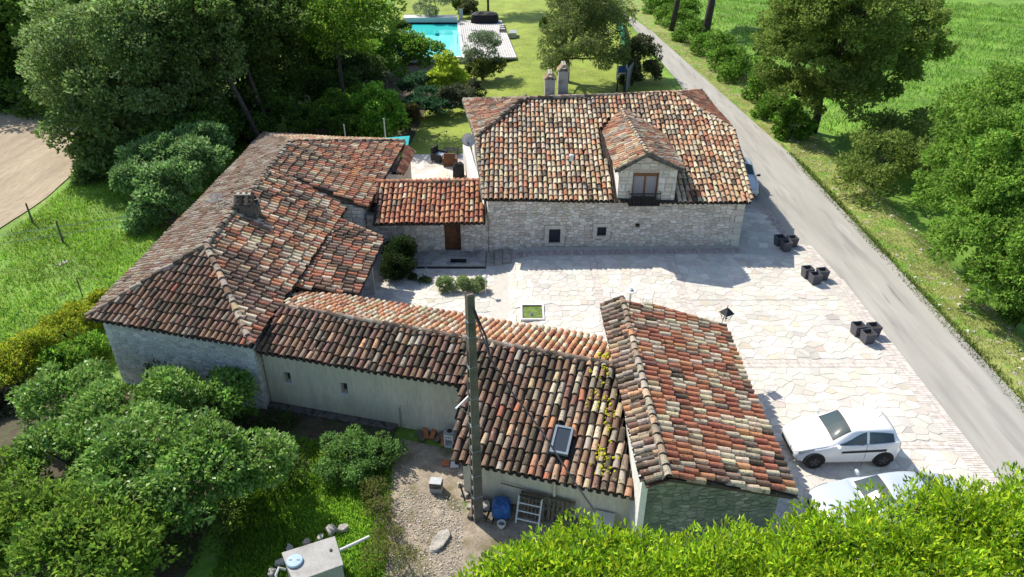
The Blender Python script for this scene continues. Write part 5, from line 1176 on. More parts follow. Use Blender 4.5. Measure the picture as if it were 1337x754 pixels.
b = at(589, 203, -.27); root = thing('coffee_table', 'low slatted wooden table beyond the brown armchair on the terrace', 'table', b, local=True)
for i in range(5): boxo((-.5 + i * .2, -.4, .4), (-.33 + i * .2, .4, .44), 'slat', 'pallet', root)
for x in (-.45, .45):
    for y in (-.35, .35): boxo((x - .03, y - .03, 0), (x + .03, y + .03, .4), 'leg', 'pallet', root)
# turquoise sail with poles
g = MB(); a, b, c, d = at(440, 186, 1.9), at(535, 178, 2.3), at(533, 190, 2.0), at(455, 196, 1.6)
g.quad([a, b, c, d]); root = thing('shade_sail', 'turquoise fabric sail peeping over the far ridge of the hipped roof', 'sail', (a.x, a.y, -.4))
o = g.build('fabric', M['teal'], root); so_ = o.modifiers.new('thick', 'SOLIDIFY'); so_.thickness = .03
g = MB(); p = at(502, 179, 2.1); g.tube([(p.x, p.y + .3, -.4), (p.x, p.y + .3, 3.2)], .05, 6); g.build('pole', M['metal'], root)
g = MB(); p = at(449, 180, 1.9); g.tube([(p.x, p.y + .4, -.4), (p.x, p.y + .4, 2.6)], .05, 6); g.build('pole', M['metal'], root)
a, b = at(536, 183, 2.0), at(583, 171, 2.6); g = MB(); g.tube([a, a.lerp(b, .5) - Vector((0, 0, .15)), b], .012, 4)
for t in (.2, .4, .6, .8, 1): q = a.lerp(b, t); g.lathe([(.03, -.1), (.05, -.05), (.02, 0)], q - Vector((0, 0, .15 * math.sin(math.pi * t))), 6)
o = g.build('string_lights', M['darkmetal']); o['label'] = 'thin string of lights running from the turquoise sail over the lawn'; o['category'] = 'string lights'
# satellite dish on the white side wall
d = at(612, 183, 2.2); root = thing('satellite_dish', 'grey satellite dish fixed to the white side wall of the main house', 'satellite dish', d, local=True)
Mx = Matrix.Rotation(R(-68), 4, 'X') @ Matrix.Rotation(R(0), 4, 'Z'); g = MB(); g.lathe([(.01, .0), (.2, .03), (.36, .09), (.42, .13), (.36, .12), (.2, .06)], n=20, M4=Mx.inverted()); g.build('dish', M['metal'], root)
g = MB(); g.tube([(0, -.15, 0), (.0, .1, -.1), (.45, .1, -.25)], .025, 6); g.build('bracket', M['darkmetal'], root); g = MB(); g.tube([(0, -.1, -.35), (0, -.5, -.05)], .015, 5); g.box((-.04, -.56, -.1), (.04, -.46, .02)); g.build('feed_arm', M['darkmetal'], root)
a_, b_ = at(604, 190, 1.1), at(616, 234, 1.1); o = prism([(a_.x, a_.y), (b_.x, b_.y), (b_.x + .42, b_.y), (a_.x + .42, a_.y)], -.3, 1.15).build('parapet_wall', M['white']); o['label'] = 'low white wall beside the terrace next to the main house'; o['category'] = 'wall'
# gate panel and stand behind the main roof
p = at(820, 119, .0); root = thing('slatted_gate', 'pale grey slatted gate leaf half open behind the main roof ridge', 'gate', p)
for i in range(7):
    g = MB(); a = p + Vector((-.45, -1.2, .2 + i * .27)); b = p + Vector((.55, 1.6, .2 + i * .27)); s_ = Vector((.02, -.01, 0)); u = Vector((0, 0, .22)); g.hexa([a - s_, b - s_, b + s_, a + s_, a - s_ + u, b - s_ + u, b + s_ + u, a + s_ + u]); g.build('slat', M['metal'], root)
for e in ((-.45, -1.2), (.55, 1.6)): boxo((p.x + e[0] - .05, p.y + e[1] - .05, -.1), (p.x + e[0] + .05, p.y + e[1] + .05, 2.15), 'post', 'darkmetal', root)
p = at(810, 119, .0); root = thing('sign_stand', 'white framed stand with dark blue panel beside the slatted gate', 'stand', p)
for s_ in (-1, 1): boxo((p.x + s_ * .38 - .06, p.y - .05, .9), (p.x + s_ * .38 + .06, p.y + .05, 2.2), 'frame', 'plasticwhite', root); 
for s_ in (-1, 1): boxo((p.x + s_ * .3 - .06, p.y - .04, -.1), (p.x + s_ * .3 + .06, p.y + .04, .898), 'leg', 'darkmetal', root)
boxo((p.x - .318, p.y - .04, 1.55), (p.x + .318, p.y + .04, 2.1), 'panel', 'blue', root); boxo((p.x - .318, p.y - .045, 1.45), (p.x + .318, p.y + .045, 1.52), 'crossbar', 'plasticwhite', root)
a, b = at(806, 30, .0), at(815, 66, .0); g = MB(); n = Vector((.04, 0, 0)); u = Vector((0, 0, 1.3)); g.hexa([a - n, b - n, b + n, a + n, a - n + u, b - n + u, b + n + u, a + n + u]); o = g.build('mesh_fence', M['teal'].copy()); o.data.materials[0].node_tree.nodes['RGB'].outputs[0].default_value = (.04, .22, .15, 1); o['label'] = 'green screen fence panel between the large conifer and the lane'; o['category'] = 'fence'

# ------------------------------------------------------------------ courtyard objects
def planter(label, px, py, rz):
    b = at(px, py, .5); b.z = 0.015; r = thing('planter', label, 'planter', b, 'square anthracite planters by the lane', rz, local=True); g = MB(); k = 0
    w0, w1, hgt_, t = .19, .235, .5, .035
    P = []
    for w, z in ((w0, 0), (w1, hgt_), (w1 - t, hgt_), (w1 - t - .01, hgt_ - .14)): P += [(-w, -w, z), (w, -w, z), (w, w, z), (-w, w, z)]
    g.v = P; g.f = [(3, 2, 1, 0)] + [(i * 4 + j, i * 4 + (j + 1) % 4, i * 4 + 4 + (j + 1) % 4, i * 4 + 4 + j) for i in range(3) for j in range(4)]; g.c = [(1, 1, 1)] * 13
    g.build('pot', M['planter'], r); g = MB(); w = w1 - t - .004; g.box((-w, -w, hgt_ - .17), (w, w, hgt_ - .13)); g.build('soil', M['soil'], r)
for ci, (pts, where) in enumerate([([(1019, 309), (1035.5, 310), (1027.5, 315.5)], 'farthest cluster beside the main house'), ([(1055.5, 350), (1075, 352.5), (1065.5, 358)], 'middle cluster along the lane'), ([(1122, 424), (1142, 425), (1134.8, 434)], 'nearest cluster along the lane')]):
    for j, (px, py) in enumerate(pts): planter(['left dark square planter of the ', 'right dark square planter of the ', 'front dark square planter of the '][j] + where, px, py, R(8))
# sunken pond basin
root = thing('pond_basin', 'small rectangular sunken basin with green water and pale rim in the paving', 'basin', (.9, 27, 0)); x0_, y0_, x1_, y1_ = .46, 26.5, 1.34, 27.58
for (a, b, c, d) in ((x0_ - .08, y0_ - .09, x1_ + .08, y0_), (x0_ - .08, y1_, x1_ + .08, y1_ + .09), (x0_ - .08, y0_, x0_, y1_), (x1_, y0_, x1_ + .08, y1_)): boxo((a, b, -.2), (c, d, .07), 'rim', 'plasticwhite', root)
for (a, b, c, d) in ((x0_ - .005, y0_, x0_ + .02, y1_), (x1_ - .02, y0_, x1_ + .005, y1_), (x0_ + .02, y1_ - .02, x1_ - .02, y1_ + .004), (x0_ + .02, y0_ - .004, x1_ - .02, y0_ + .02)): boxo((a, b, -.2), (c, d, .045), 'inner_wall', 'dgmortar', root)
M['pond'] = mat('green_pond_water', (.12, .17, .015), var=.35, scale=3, fine=8, rough=.05, spec=.6); boxo((x0_ + .02, y0_ + .02, -.15), (x1_ - .02, y1_ - .02, .012), 'water', 'pond', root)
g = MB(); g.lathe([(.09, .0), (.05, .06), (.02, .16)], (.85, 26.85, .01), 8); g.build('fountain_nozzle', M['metal'], root)
# garden lamp
b = at(634, 385, -.36); root = thing('garden_lamp', 'short white garden lamp post at the right end of the lavender row', 'lamp', b, local=True)
g = MB(); g.lathe([(.05, 0), (.05, .03), (.018, .05), (.018, .85)], n=8); g.build('post', M['plasticwhite'], root); g = MB(); g.lathe([(.05, .84), (.1, .9), (.1, .98), (.13, 1.0), (.03, 1.07)], n=10); g.build('lamp_head', M['plasticwhite'], root)
b = at(556, 362, -.36); g = MB(); g.tube([(b.x - .1, b.y, -.36), (b.x - .1, b.y, .1), (b.x, b.y, .18), (b.x + .1, b.y, .1), (b.x + .1, b.y, -.1)], .015, 6); o = g.build('garden_tap', M['metal']); o['label'] = 'thin bent metal tap pipe beside the low creeping shrub'; o['category'] = 'tap'
# pedestal table
b = at(822, 398, 0); root = thing('bistro_table', 'small round white bistro table behind the garage ridge end', 'table', (b.x, b.y, 0.01), local=True)
g = MB(); g.lathe([(.24, .70), (.26, .72), (.24, .74), (.09, .745)], n=24); g.build('tabletop', M['plasticwhite'], root); g = MB(); g.lathe([(.1, .746), (.1, .80), (.06, .82)], n=12); g.build('ashtray', M['metal'], root)
g = MB(); g.lathe([(.26, 0), (.22, .04), (.05, .1), (.04, .7)], n=14); g.build('pedestal', M['metal'], root)
for i, (px, py, rz, lab) in enumerate([(802, 398, 1.2, 'left'), (845, 400, -1.2, 'right')]):
    b = at(px, py, 0); root = thing('bistro_chair', 'thin white wire bistro chair on the %s of the round table' % lab, 'chair', (b.x, b.y, .01), 'bistro chairs', rz, local=True)
    g = MB(); g.lathe([(.19, .42), (.2, .44), (.19, .45)], n=14); g.build('seat', M['plasticwhite'], root); g = MB(); g.tube([(-.17, .15, .44), (-.15, .2, .85), (.15, .2, .85), (.17, .15, .44)], .012, 5); g.build('backrest', M['plasticwhite'], root)
    for x in (-.14, .14):
        for y in (-.14, .14): g = MB(); g.tube([(x, y, .43), (x * 1.2, y * 1.2, 0)], .011, 5); g.build('leg', M['plasticwhite'], root)

# ------------------------------------------------------------------ cars
def car(name, label, loc, rz, L, W, H, paint, kind, group=None):
    root = thing(name, label, 'car', loc, group, rz, local=True)
    if kind == 'hatch':
        st = [  # x/L, z underbody, half-width, belt z, top z, roof half-width, greenhouse?
            (0.0, .30, .58, .46, .56, .50), (.03, .22, .70, .56, .66, .60), (.13, .2, .80, .70, .84, .66), (.27, .2, .83, .82, .97, .68), (.33, .2, .83, .88, 1.05, .62),
            (.50, .2, .83, .92, 1.41, .56), (.62, .2, .83, .94, 1.47, .56), (.78, .2, .83, .97, 1.46, .55), (.91, .2, .82, 1.0, 1.38, .53), (.965, .24, .77, .96, 1.08, .56), (1.0, .34, .66, .78, .86, .54)]
        gh = (4, 5, 8, 9)
    else:
        st = [(0.0, .30, .62, .46, .56, .54), (.03, .22, .76, .56, .66, .64), (.12, .2, .85, .68, .80, .70), (.25, .2, .88, .80, .94, .72), (.30, .2, .88, .86, .98, .66),
              (.44, .2, .88, .90, 1.36, .56), (.56, .2, .88, .92, 1.43, .57), (.68, .2, .88, .94, 1.41, .56), (.78, .2, .87, .95, 1.26, .56), (.89, .24, .84, .94, 1.02, .66), (1.0, .36, .70, .80, .90, .60)]
        gh = (4, 5, 7, 9)
    G = []
    for (fx, zu, w, zb, zt, wr) in st:
        x = (fx - .5) * L; w = w * W / (.83 * 2) if kind == 'hatch' else w * W / 1.76; zt_ = zt * H / (1.47 if kind == 'hatch' else 1.43)
        green = zt - zb > .3
        r = [(x, 0, zu), (x, w * .86, zu), (x, w * .985, zu + .12), (x, w * 1.0, (zu + zb) / 2 + .06), (x, w * .965, zb)]
        if green: r += [(x, w * .93, zb + .035), (x, wr * 1.1, zt_ - .10), (x, wr * .93, zt_ - .012), (x, wr * .5, zt_ + .03), (x, 0, zt_ + .045)]
        else: r += [(x, w * .93, zb + .03), (x, (w * .93 + wr) / 2, (zb + zt_) / 2 + .03), (x, wr * .85, zt_ - .005), (x, wr * .45, zt_ + .012), (x, 0, zt_ + .02)]
        G.append([Vector(q) for q in r])
    def cr(a, b, c, d, t): return .5 * ((2 * b) + (c - a) * t + (2 * a - 5 * b + 4 * c - d) * t * t + (3 * b - a - 3 * c + d) * t ** 3)
    def S(i, j):
        i = max(0, min(len(G) - 1.0001, i)); j = max(0, min(8.9999, j)); i0, j0 = int(i), int(j); gi = lambda k: max(0, min(len(G) - 1, k))
        def row(k):
            g_ = G[gi(k)]; f = lambda q: g_[max(0, min(9, q))]
            return cr(f(j0 - 1), f(j0), f(j0 + 1), f(j0 + 2), j - j0)
        a, b, c, d = (row(i0 + k) for k in (-1, 0, 1, 2))
        p = cr(a, b, c, d, i - i0); p.y = max(0, p.y); return p
    def patch(i0, i1, j0, j1, nm, m, off=.0, par=None, both=True, ni=6, nj=5, one=None, j0b=None, j1b=None):
        for sg in ((1, -1) if both else (one or 1,)):
            g = MB(); grid = []
            for a in range(ni + 1):
                row = []
                for b in range(nj + 1):
                    fi = i0 + (i1 - i0) * a / ni; lo = j0 + ((j0b if j0b is not None else j0) - j0) * a / ni; hi = j1 + ((j1b if j1b is not None else j1) - j1) * a / ni; fj = lo + (hi - lo) * b / nj
                    p = S(fi, fj); e = .02; n = (S(fi + e, fj) - S(fi - e, fj)).cross(S(fi, fj + e) - S(fi, fj - e))
                    if n.length < 1e-9: n = Vector((0, 0, 1))
                    n.normalize()
                    if n.y < -.05 or (abs(n.y) <= .05 and n.z < 0): n = -n
                    p = p + n * off; row.append((p.x, p.y * sg, p.z))
                grid.append(row)
            g.v = [q for r_ in grid for q in r_]; mm = nj + 1
            for a in range(ni):
                for b in range(nj):
                    f = (a * mm + b, (a + 1) * mm + b, (a + 1) * mm + b + 1, a * mm + b + 1); g.f.append(f if sg > 0 else f[::-1]); g.c.append((1, 1, 1))
            if nm is None: return g
            o = g.build(nm, M[m], par or root, smooth=True)
    g = MB(); NI, NJ = (len(G) - 1) * 5, 9 * 4; rows = []
    for a in range(NI + 1):
        half = [S(a / 5, b / 4) for b in range(NJ + 1)]; rows.append([(p.x, p.y, p.z) for p in half] + [(p.x, -p.y, p.z) for p in half[-2:0:-1]])
    mm = len(rows[0]); g.v = [q for r_ in rows for q in r_]
    for a in range(NI):
        for b in range(mm): g.f.append((a * mm + b, a * mm + (b + 1) % mm, (a + 1) * mm + (b + 1) % mm, (a + 1) * mm + b)); g.c.append((1, 1, 1))
    g.f.append(tuple(range(mm))[::-1]); g.f.append(tuple(NI * mm + b for b in range(mm))); g.c += [(1, 1, 1)] * 2
    body = g.build('body', M[paint], root, smooth=True)
    a0, a1, a2, a3 = gh
    # windscreen and rear window span both sides: one mesh each
    def wide(i0, i1, j0, j1, nm, m, off, j0b=None):
        gA = patch(i0, i1, j0, 9, None, m, off, both=False, one=1, j0b=j0b); gB = patch(i0, i1, j0, 9, None, m, off, both=False, one=-1, j0b=j0b); k = len(gA.v)
        gA.v += gB.v; gA.f += [tuple(k + q for q in f) for f in gB.f]; gA.c += gB.c; gA.build(nm, M[m], root, smooth=True)
    wide(a0 + .02, a1 - .02, 6.55, 9, 'windscreen_frame', 'darkplastic', .006, j0b=6.9); wide(a0 + .09, a1 - .1, 6.75, 9, 'windscreen', 'carglass', .012, j0b=7.05)
    wide(a2 + .1, a3 - .05, 7.0, 9, 'rear_window', 'carglass', .009, j0b=6.9)
    if kind == 'hatch':
        patch(a0 + .35, 6.12, 4.95, 5.25, 'door_window', 'carglass', .008, j1b=6.15); patch(6.28, 7.9, 4.95, 6.12, 'quarter_window', 'carglass', .008, j1b=5.95)
        patch(a0 + .9, 6.0, 4.0, 4.03, 'door_seam', 'darkplastic', .004, nj=1)
        patch(6.15, 6.175, 2.2, 4.9, 'door_seam', 'darkplastic', .004, ni=1)
    else:
        patch(a0 + .35, 5.75, 4.95, 5.2, 'door_window', 'carglass', .008, j1b=6.15); patch(5.85, 7.6, 4.95, 6.12, 'rear_door_window', 'carglass', .008, j1b=5.7); patch(5.79, 5.81, 2.2, 4.9, 'door_seam', 'darkplastic', .004, ni=1)
    patch(.55, .58, 6.0, 9, 'bonnet_seam', 'darkplastic', .004, ni=1)
    patch(.6, a0 - .05, 5.45, 5.5, 'bonnet_seam', 'darkplastic', .004, nj=1)
    patch(5.65, 5.95, 4.25, 4.4, 'door_handle', 'darkplastic', .02, ni=1, nj=1)
    patch(a0 + .5, 7.4, 3.1, 3.35, 'side_moulding', 'darkplastic', .012, nj=2)
    patch(.95, 2.2, 3.7, 5.2, 'headlight', 'lens', .014, j0b=4.3, j1b=5.4)
    patch(9.15, 9.9, 3.2, 5.0, 'tail_light', 'redlens', .012)
    g = MB(); zf = .36; w_ = W * .30; x_ = -L / 2
    g.box((x_ - .015, -w_, .26), (x_ + .12, w_, .42)); bevel(g.build('grille', M['darkplastic'], root), .02)
    g = MB(); g.box((x_ - .022, -.26, .43), (x_ + .05, .26, .54)); g.build('number_plate', M['plasticwhite'], root)
    for s_ in (-1, 1):
        x = (.36 - .5) * L; g = MB(); g.lathe([(.02, -.1), (.075, -.06), (.085, .04), (.05, .09)], n=10, M4=Matrix.Translation((x, s_ * (W / 2 + .09), .98)) @ Matrix.Diagonal((.75, 1.2, .9, 1)) @ Matrix.Rotation(R(90), 4, 'X'))
        g.tube([(x, s_ * (W / 2 - .08), .94), (x, s_ * (W / 2 + .05), .96)], .02, 5); g.build('wing_mirror', M[paint if kind != 'lane' else 'darkplastic'], root, smooth=True)
    wb = (.175, .835) if kind == 'hatch' else (.19, .80); rw = .30 if kind == 'hatch' else .31
    for fx in wb:
        for s_ in (-1, 1):
            x = (fx - .5) * L; y = s_ * (W / 2 - .07); Rm = Matrix.Translation((x, y, rw)) @ Matrix.Rotation(R(90), 4, 'X')
            g = MB(); g.lathe([(rw * .62, -.095), (rw * .97, -.09), (rw, -.05), (rw, .05), (rw * .97, .09), (rw * .62, .095)], n=28, M4=Rm); wh_ = g.build('wheel', M['tyre'], root, smooth=False)
            g = MB(); g.lathe([(rw * .6, -.102), (rw * .56, -.09)] if False else [(rw * .6, -.1), (rw * .6, .1)], n=20, M4=Rm); link_world(g.mesh('rim', M['darkplastic' if kind == 'hatch' else 'metal']), 'rim', wh_)
            for k in range(5):
                g = MB(); t = k * 2 * math.pi / 5; g.box((-.02, -.004 + 0, 0), (.02, .004, rw * .55), M4=Matrix.Translation((x, y + s_ * .102, rw)) @ Matrix.Rotation(t, 4, 'Y')); link_world(g.mesh('spoke', M['metal' if kind != 'hatch' else 'planter']), 'spoke', wh_)
            # arch
            g = MB(); n = 18; ro, ri = rw + .055, rw - .02
            for q in range(n + 1):
                t = math.pi * (-.08 + 1.16 * q / n); yo = s_ * (W / 2 + .004)
                for r_ in (ri, ro): g.v.append((x + r_ * math.cos(t), yo, rw + r_ * math.sin(t)))
                for r_ in (ri, ro): g.v.append((x + r_ * math.cos(t), yo - s_ * .12, rw + r_ * math.sin(t)))
            for q in range(n):
                k = q * 4; g.f += [(k, k + 4, k + 5, k + 1), (k + 1, k + 5, k + 7, k + 3)]; g.c += [(1, 1, 1)] * 2
            g.build('wheel_arch', M['darkplastic'], root)
    g = MB(); g.tube([(.32 * L, 0, H + .02), (.35 * L, 0, H + .16)], .008, 5); g.build('aerial', M['darkplastic'], root)
    return root
CARS = 'cars parked in the courtyard'
c1 = at(1097, 592, .3); car('parked_car', 'small white three door hatchback parked in the courtyard beside the garage', (11.03, 18.42, .01), R(2), 3.46, 1.66, 1.40, 'carwhite', 'hatch', CARS)
car('parked_car', 'pale silver sedan half hidden by the laurels next to the white hatchback', (11.4, 15.5, .01), R(3.5), 4.5, 1.74, 1.36, 'carsilver', 'sedan', CARS)
car('lane_car', 'light car parked on the lane side of the main house, mostly hidden by its roof', (13.75, 41.2, .01), R(86), 4.1, 1.75, 1.6, 'carsilver', 'lane')

# ------------------------------------------------------------------ utility pole with cables
pb = Vector((-1.1, 16.12, -.76)); root = thing('utility_pole', 'tall square concrete utility pole with ladder-like openings in front of the outbuilding', 'utility pole', pb, rz=R(24), local=True)
Ht = 8.4; g = MB(); wb_, wt_ = .15, .10
def fl(z): return wb_ + (wt_ - wb_) * z / Ht
M['poledark'] = mat('lichened_concrete', (.13, .115, .10), var=.25, scale=1.5, fine=20, bump=.3, spots=[((.07, .07, .062), 2, .5, .2)])
for s_ in (-1, 1):      # two flanges
    P = [(-fl(0), s_ * fl(0) * 1 - s_ * .0, 0)]
    y0a, y1a = s_ * fl(0), s_ * (fl(0) - .07); y0b, y1b = s_ * fl(Ht), s_ * (fl(Ht) - .05)
    ya, yb2 = sorted((y0a, y1a)); yc, yd = sorted((y0b, y1b))
    g.hexa([(-fl(0), ya, 0), (fl(0), ya, 0), (fl(0), yb2, 0), (-fl(0), yb2, 0), (-fl(Ht), yc, Ht), (fl(Ht), yc, Ht), (fl(Ht), yd, Ht), (-fl(Ht), yd, Ht)])
g.build('shaft', M['poledark'], root)
z = .1
while z < 6.3:
    w = fl(z) - .075; g = MB(); g.box((-fl(z) * .92, -w, z), (fl(z) * .92, w, z + .12)); g.build('rung', M['grey'], root); z += .42
g = MB(); g.hexa([(-fl(6.6) * .96, -fl(6.6) + .05, 6.6), (fl(6.6) * .96, -fl(6.6) + .05, 6.6), (fl(6.6) * .96, fl(6.6) - .05, 6.6), (-fl(6.6) * .96, fl(6.6) - .05, 6.6), (-fl(Ht) * .96, -.09, Ht), (fl(Ht) * .96, -.09, Ht), (fl(Ht) * .96, .09, Ht), (-fl(Ht) * .96, .09, Ht)]); g.build('web', M['poledark'], root)
g = MB()
for z in (7.6, 7.1, 6.1, 5.0, 4.0, 3.0, 2.0, 1.1):
    w = fl(z) + .006; g.tube([(-w, -w, z), (w, -w, z), (w, w, z), (-w, w, z), (-w, -w, z)], .007, 4, cap=False)
g.build('steel_band', M['metal'], root)
g = MB(); g.tube([(-.15, 0, 5.05), (-.62, -.25, 4.95)], .03, 6); g.tube([(-.5, -.2, 4.95), (-.2, -.1, 4.5)], .008, 4); g.build('bracket', M['metal'], root)
top = Vector((-1.0, 15.5, 7.75))
def cable(pts, r, label, n=14):
    g = MB(); out = []
    for i in range(len(pts) - 1):
        for k in range(n): out.append(pts[i].lerp(pts[i + 1], k / n))
    out.append(pts[-1]); g.tube(out, r, 5); o = g.build('cable', M['darkplastic' if r > .02 else 'darkmetal']); o['label'] = label; o['category'] = 'cable'; return o
w0 = Vector((-1.0, 16.0, 7.2)); q1c = at(752, 632, 5.9); q2c = at(838, 775, 6.6)
cv = [w0, at(640, 468, 6.6), at(668, 512, 6.1), at(705, 560, 5.85), at(752, 632, 5.75), at(795, 695, 5.9), at(830, 754, 6.2), at(870, 830, 6.6)]
cable(cv, .022, 'thick twisted overhead cable running from the concrete pole towards the laurels', 4)
cable([Vector((-1.0, 16.0, 7.3)), Vector((-.86, 15.8, 7.0)), Vector((-.68, 15.5, 6.75)), at(640, 468, 6.6)], .03, 'short slack cable loop hanging from the top of the concrete pole', 4)

# ------------------------------------------------------------------ clutter in the gravel yard
YZ = -.75
def yb(px, py, z=YZ): return at(px, py, z)
def labelled(o, lab, cat, group=None):
    o['label'] = lab; o['category'] = cat
    if group: o['group'] = group
    return o
# hollow clay blocks by the wall
for i, (px, py, m, rz, lab) in enumerate([(549, 571, 'pallet', .5, 'dark board piece leftmost by the rendered wall'), (556, 567, 'orange', .2, 'ochre clay block second from left by the rendered wall'), (566, 568, 'orange', -.2, 'ochre clay block in the middle of the row by the rendered wall'), (574, 573, 'pallet', -.6, 'tilted brown board between the clay blocks and the stove'), (579, 577, 'orange', .1, 'red clay block next to the old stove')]):
    p = yb(px, py); g = MB(); g.box((-.09, -.24, 0), (.09, .24, .13), M4=Matrix.Translation(p) @ Matrix.Rotation(rz, 4, 'Z') @ Matrix.Rotation(R(14), 4, 'X')); labelled(bevel(g.build('clay_block', M[m]), .01), lab, 'block', 'blocks lying by the rendered wall')
# old stove
p = yb(588, 581); root = thing('old_stove', 'old white enamel stove with dark oven opening standing by the rendered wall', 'stove', p, rz=R(-12), local=True)
g = MB()
for (a, b, c, d, e, f) in ((-.17, -.17, 0, -.13, .17, .62), (.13, -.17, 0, .17, .17, .62), (-.13, .13, 0, .13, .17, .62), (-.13, -.17, .0, .13, .13, .06), (-.13, -.17, .38, .13, .13, .62)): g.box((a, b, c), (d, e, f))
g.build('cabinet', M['plasticwhite'], root); g = MB(); g.box((-.19, -.19, .621), (.19, .19, .66)); g.build('hob', M['metal'], root); g = MB(); g.lathe([(.09, .661), (.09, .68), (.03, .685)], n=12); g.build('burner', M['darkmetal'], root)
for x in (-.08, 0, .08): g = MB(); g.tube([(x, -.171, .5), (x, -.2, .5)], .018, 8); g.build('knob', M['darkmetal'], root)
# concrete block with black lid
p = yb(570, 640); root = thing('block_stack', 'two grey hollow concrete blocks stacked in the gravel yard with black stained top', 'block stack', p, rz=R(-6), local=True)
bevel(boxo((-.2, -.16, .0), (.2, .16, .2), 'block', 'grey', root), .012); bevel(boxo((-.205, -.16, .204), (.195, .16, .40), 'block', 'dgmortar', root), .012); boxo((-.2, -.15, .402), (.19, .15, .43), 'lid', 'metal', root)
p = yb(583, 606); o = labelled(boxo((p.x - .16, p.y - .14, YZ + .03), (p.x + .1, p.y + .14, YZ + .055), 'floor_tile', 'orange'), 'flat orange tile lying on the gravel beside the white sheet', 'tile')
p = yb(594, 608); labelled(boxo((p.x - .15, p.y - .15, YZ + .03), (p.x + .13, p.y + .12, YZ + .07), 'white_sheet', 'plasticwhite'), 'white square sheet lying on the gravel near the outbuilding corner', 'sheet')
for i, (px, py, s_, lab) in enumerate([(603, 620, .15, 'under the eave corner'), (608, 645, .17, 'left of the pole, broadest'), (600, 632, .12, 'small one left of the pole'), (613, 662, .1, 'at the pole foot'), (617, 630, .13, 'between wall corner and pole')]):
    rock('rubble_stone', 'broken rubble lump ' + lab, yb(px, py, -.7), (s_, s_ * .8), s_ * .7, 60 + i, rz=i, group='rubble by the pole')
p = yb(604, 650); g = MB(); g.box((-.03, -.3, 0), (.03, .3, .02), M4=Matrix.Translation(p + Vector((0, 0, .25))) @ Matrix.Rotation(.5, 4, 'Z') @ Matrix.Rotation(R(50), 4, 'X')); labelled(g.build('plank', M['pallet']), 'short brown plank leaning on the rubble beside the pole', 'plank')
# pallets and frame leaning on the rear wall
def pallet(label, u0, u1, base_o, tilt, n=7, m='pallet', name='pallet', zt=.85, group='pallets against the outbuilding'):
    root = thing(name, label, 'pallet', Wx.P(u0, YZ), group)
    f = lambda u, t, o=0: Wx.P(u, YZ + .02 + t * math.cos(tilt), base_o - t * math.sin(tilt) + o)
    for i in range(n):
        a = u0 + (u1 - u0) * i / n; b = a + (u1 - u0) / n * .62; g = MB(); g.hexa([f(a, 0), f(b, 0), f(b, 0, .03), f(a, 0, .03), f(a, zt), f(b, zt), f(b, zt, .03), f(a, zt, .03)]); g.build('slat', M[m], root)
    for t in (.03, zt / 2, zt - .1):
        g = MB(); g.hexa([f(u0, t, -.08), f(u1, t, -.08), f(u1, t, -.003), f(u0, t, -.003), f(u0, t + .09, -.08), f(u1, t + .09, -.08), f(u1, t + .09, -.003), f(u0, t + .09, -.003)]); g.build('bearer', M[m], root)
def fall(px, py):
    "u of the ext wall under a survey pixel"
    p = at(px, py, YZ + .3); return (p - Wx.A).dot(Wx.u)
pallet('grey slatted pallet leaning on the wall behind the white metal rack', 2.0, 2.85, .42, R(16))
pallet('brown slatted pallet leaning on the wall right of the white rack', 2.9, 3.75, .42, R(16), n=6)
root = thing('metal_rack', 'white metal rack frame with three bars leaning in front of the pallets', 'rack', Wx.P(2.2, YZ)); f = lambda u, t, o=0: Wx.P(u, YZ + .02 + t * math.cos(.45), .75 - t * math.sin(.45) + o)
for u in (1.98, 2.72): g = MB(); g.tube([f(u, 0), f(u, .95)], .028, 6); g.build('upright', M['plasticwhite'], root)
for t in (.15, .42, .68): g = MB(); g.tube([f(1.98, t), f(2.72, t)], .024, 6); g.build('crossbar', M['plasticwhite'], root)
g = MB(); g.tube([f(1.98, .93), f(2.72, .93)], .03, 6); g.build('crossbar', M['darkmetal'], root)
labelled((lambda g: (g.tube([Wx.P(1.3, .2, .12), Wx.P(3.6, .05, .12)], .02, 5), g.build('timber_batten', M['pallet']))[1])(MB()), 'long thin dark batten fixed along the wall above the pallets', 'batten')
o = cover_blob('blue_tarpaulin', 'crumpled blue tarpaulin heap on the pallet left of the white rack', 'tarpaulin', Wx.P(1.45, YZ + .15, .55), .3, .3, .5, 'blue', 7)
root = thing('ground_pallet', 'flat dark pallet on the ground under the blue tarpaulin', 'pallet', Wx.P(.9, YZ))
for i in range(6): g = MB(); a = .45 + i * .22; g.hexa([Wx.P(a, YZ, .15), Wx.P(a + .15, YZ, .15), Wx.P(a + .15, YZ, 1.0), Wx.P(a, YZ, 1.0), Wx.P(a, YZ + .14, .15), Wx.P(a + .15, YZ + .14, .15), Wx.P(a + .15, YZ + .14, 1.0), Wx.P(a, YZ + .14, 1.0)]); g.build('slat', M['pallet'], root)
rock('rubbish_heap', 'pale heap of broken stone on the flat dark pallet', Wx.P(.85, YZ + .2, .5), (.24, .2), .16, 77, cat='heap')
g = MB(); q = Wx.P(1.6, YZ + .03, 1.05); g.lathe([(.08, 0), (.13, .12), (.14, .2), (.12, .2), (.1, .06)], q, 16); labelled(g.build('white_pot', M['plasticwhite']), 'small pale round pot in front of the blue tarpaulin', 'pot')
root = thing('white_crate', 'white rectangular container standing by the wall near the garage corner', 'container', Wx.P(4.6, YZ)); g = MB(); a, b = 4.35, 4.98
g.hexa([Wx.P(a, YZ, .1), Wx.P(b, YZ, .1), Wx.P(b, YZ, .55), Wx.P(a, YZ, .55), Wx.P(a, YZ + .6, .1), Wx.P(b, YZ + .6, .1), Wx.P(b, YZ + .6, .55), Wx.P(a, YZ + .6, .55)]); g.build('box', M['grey'], root)
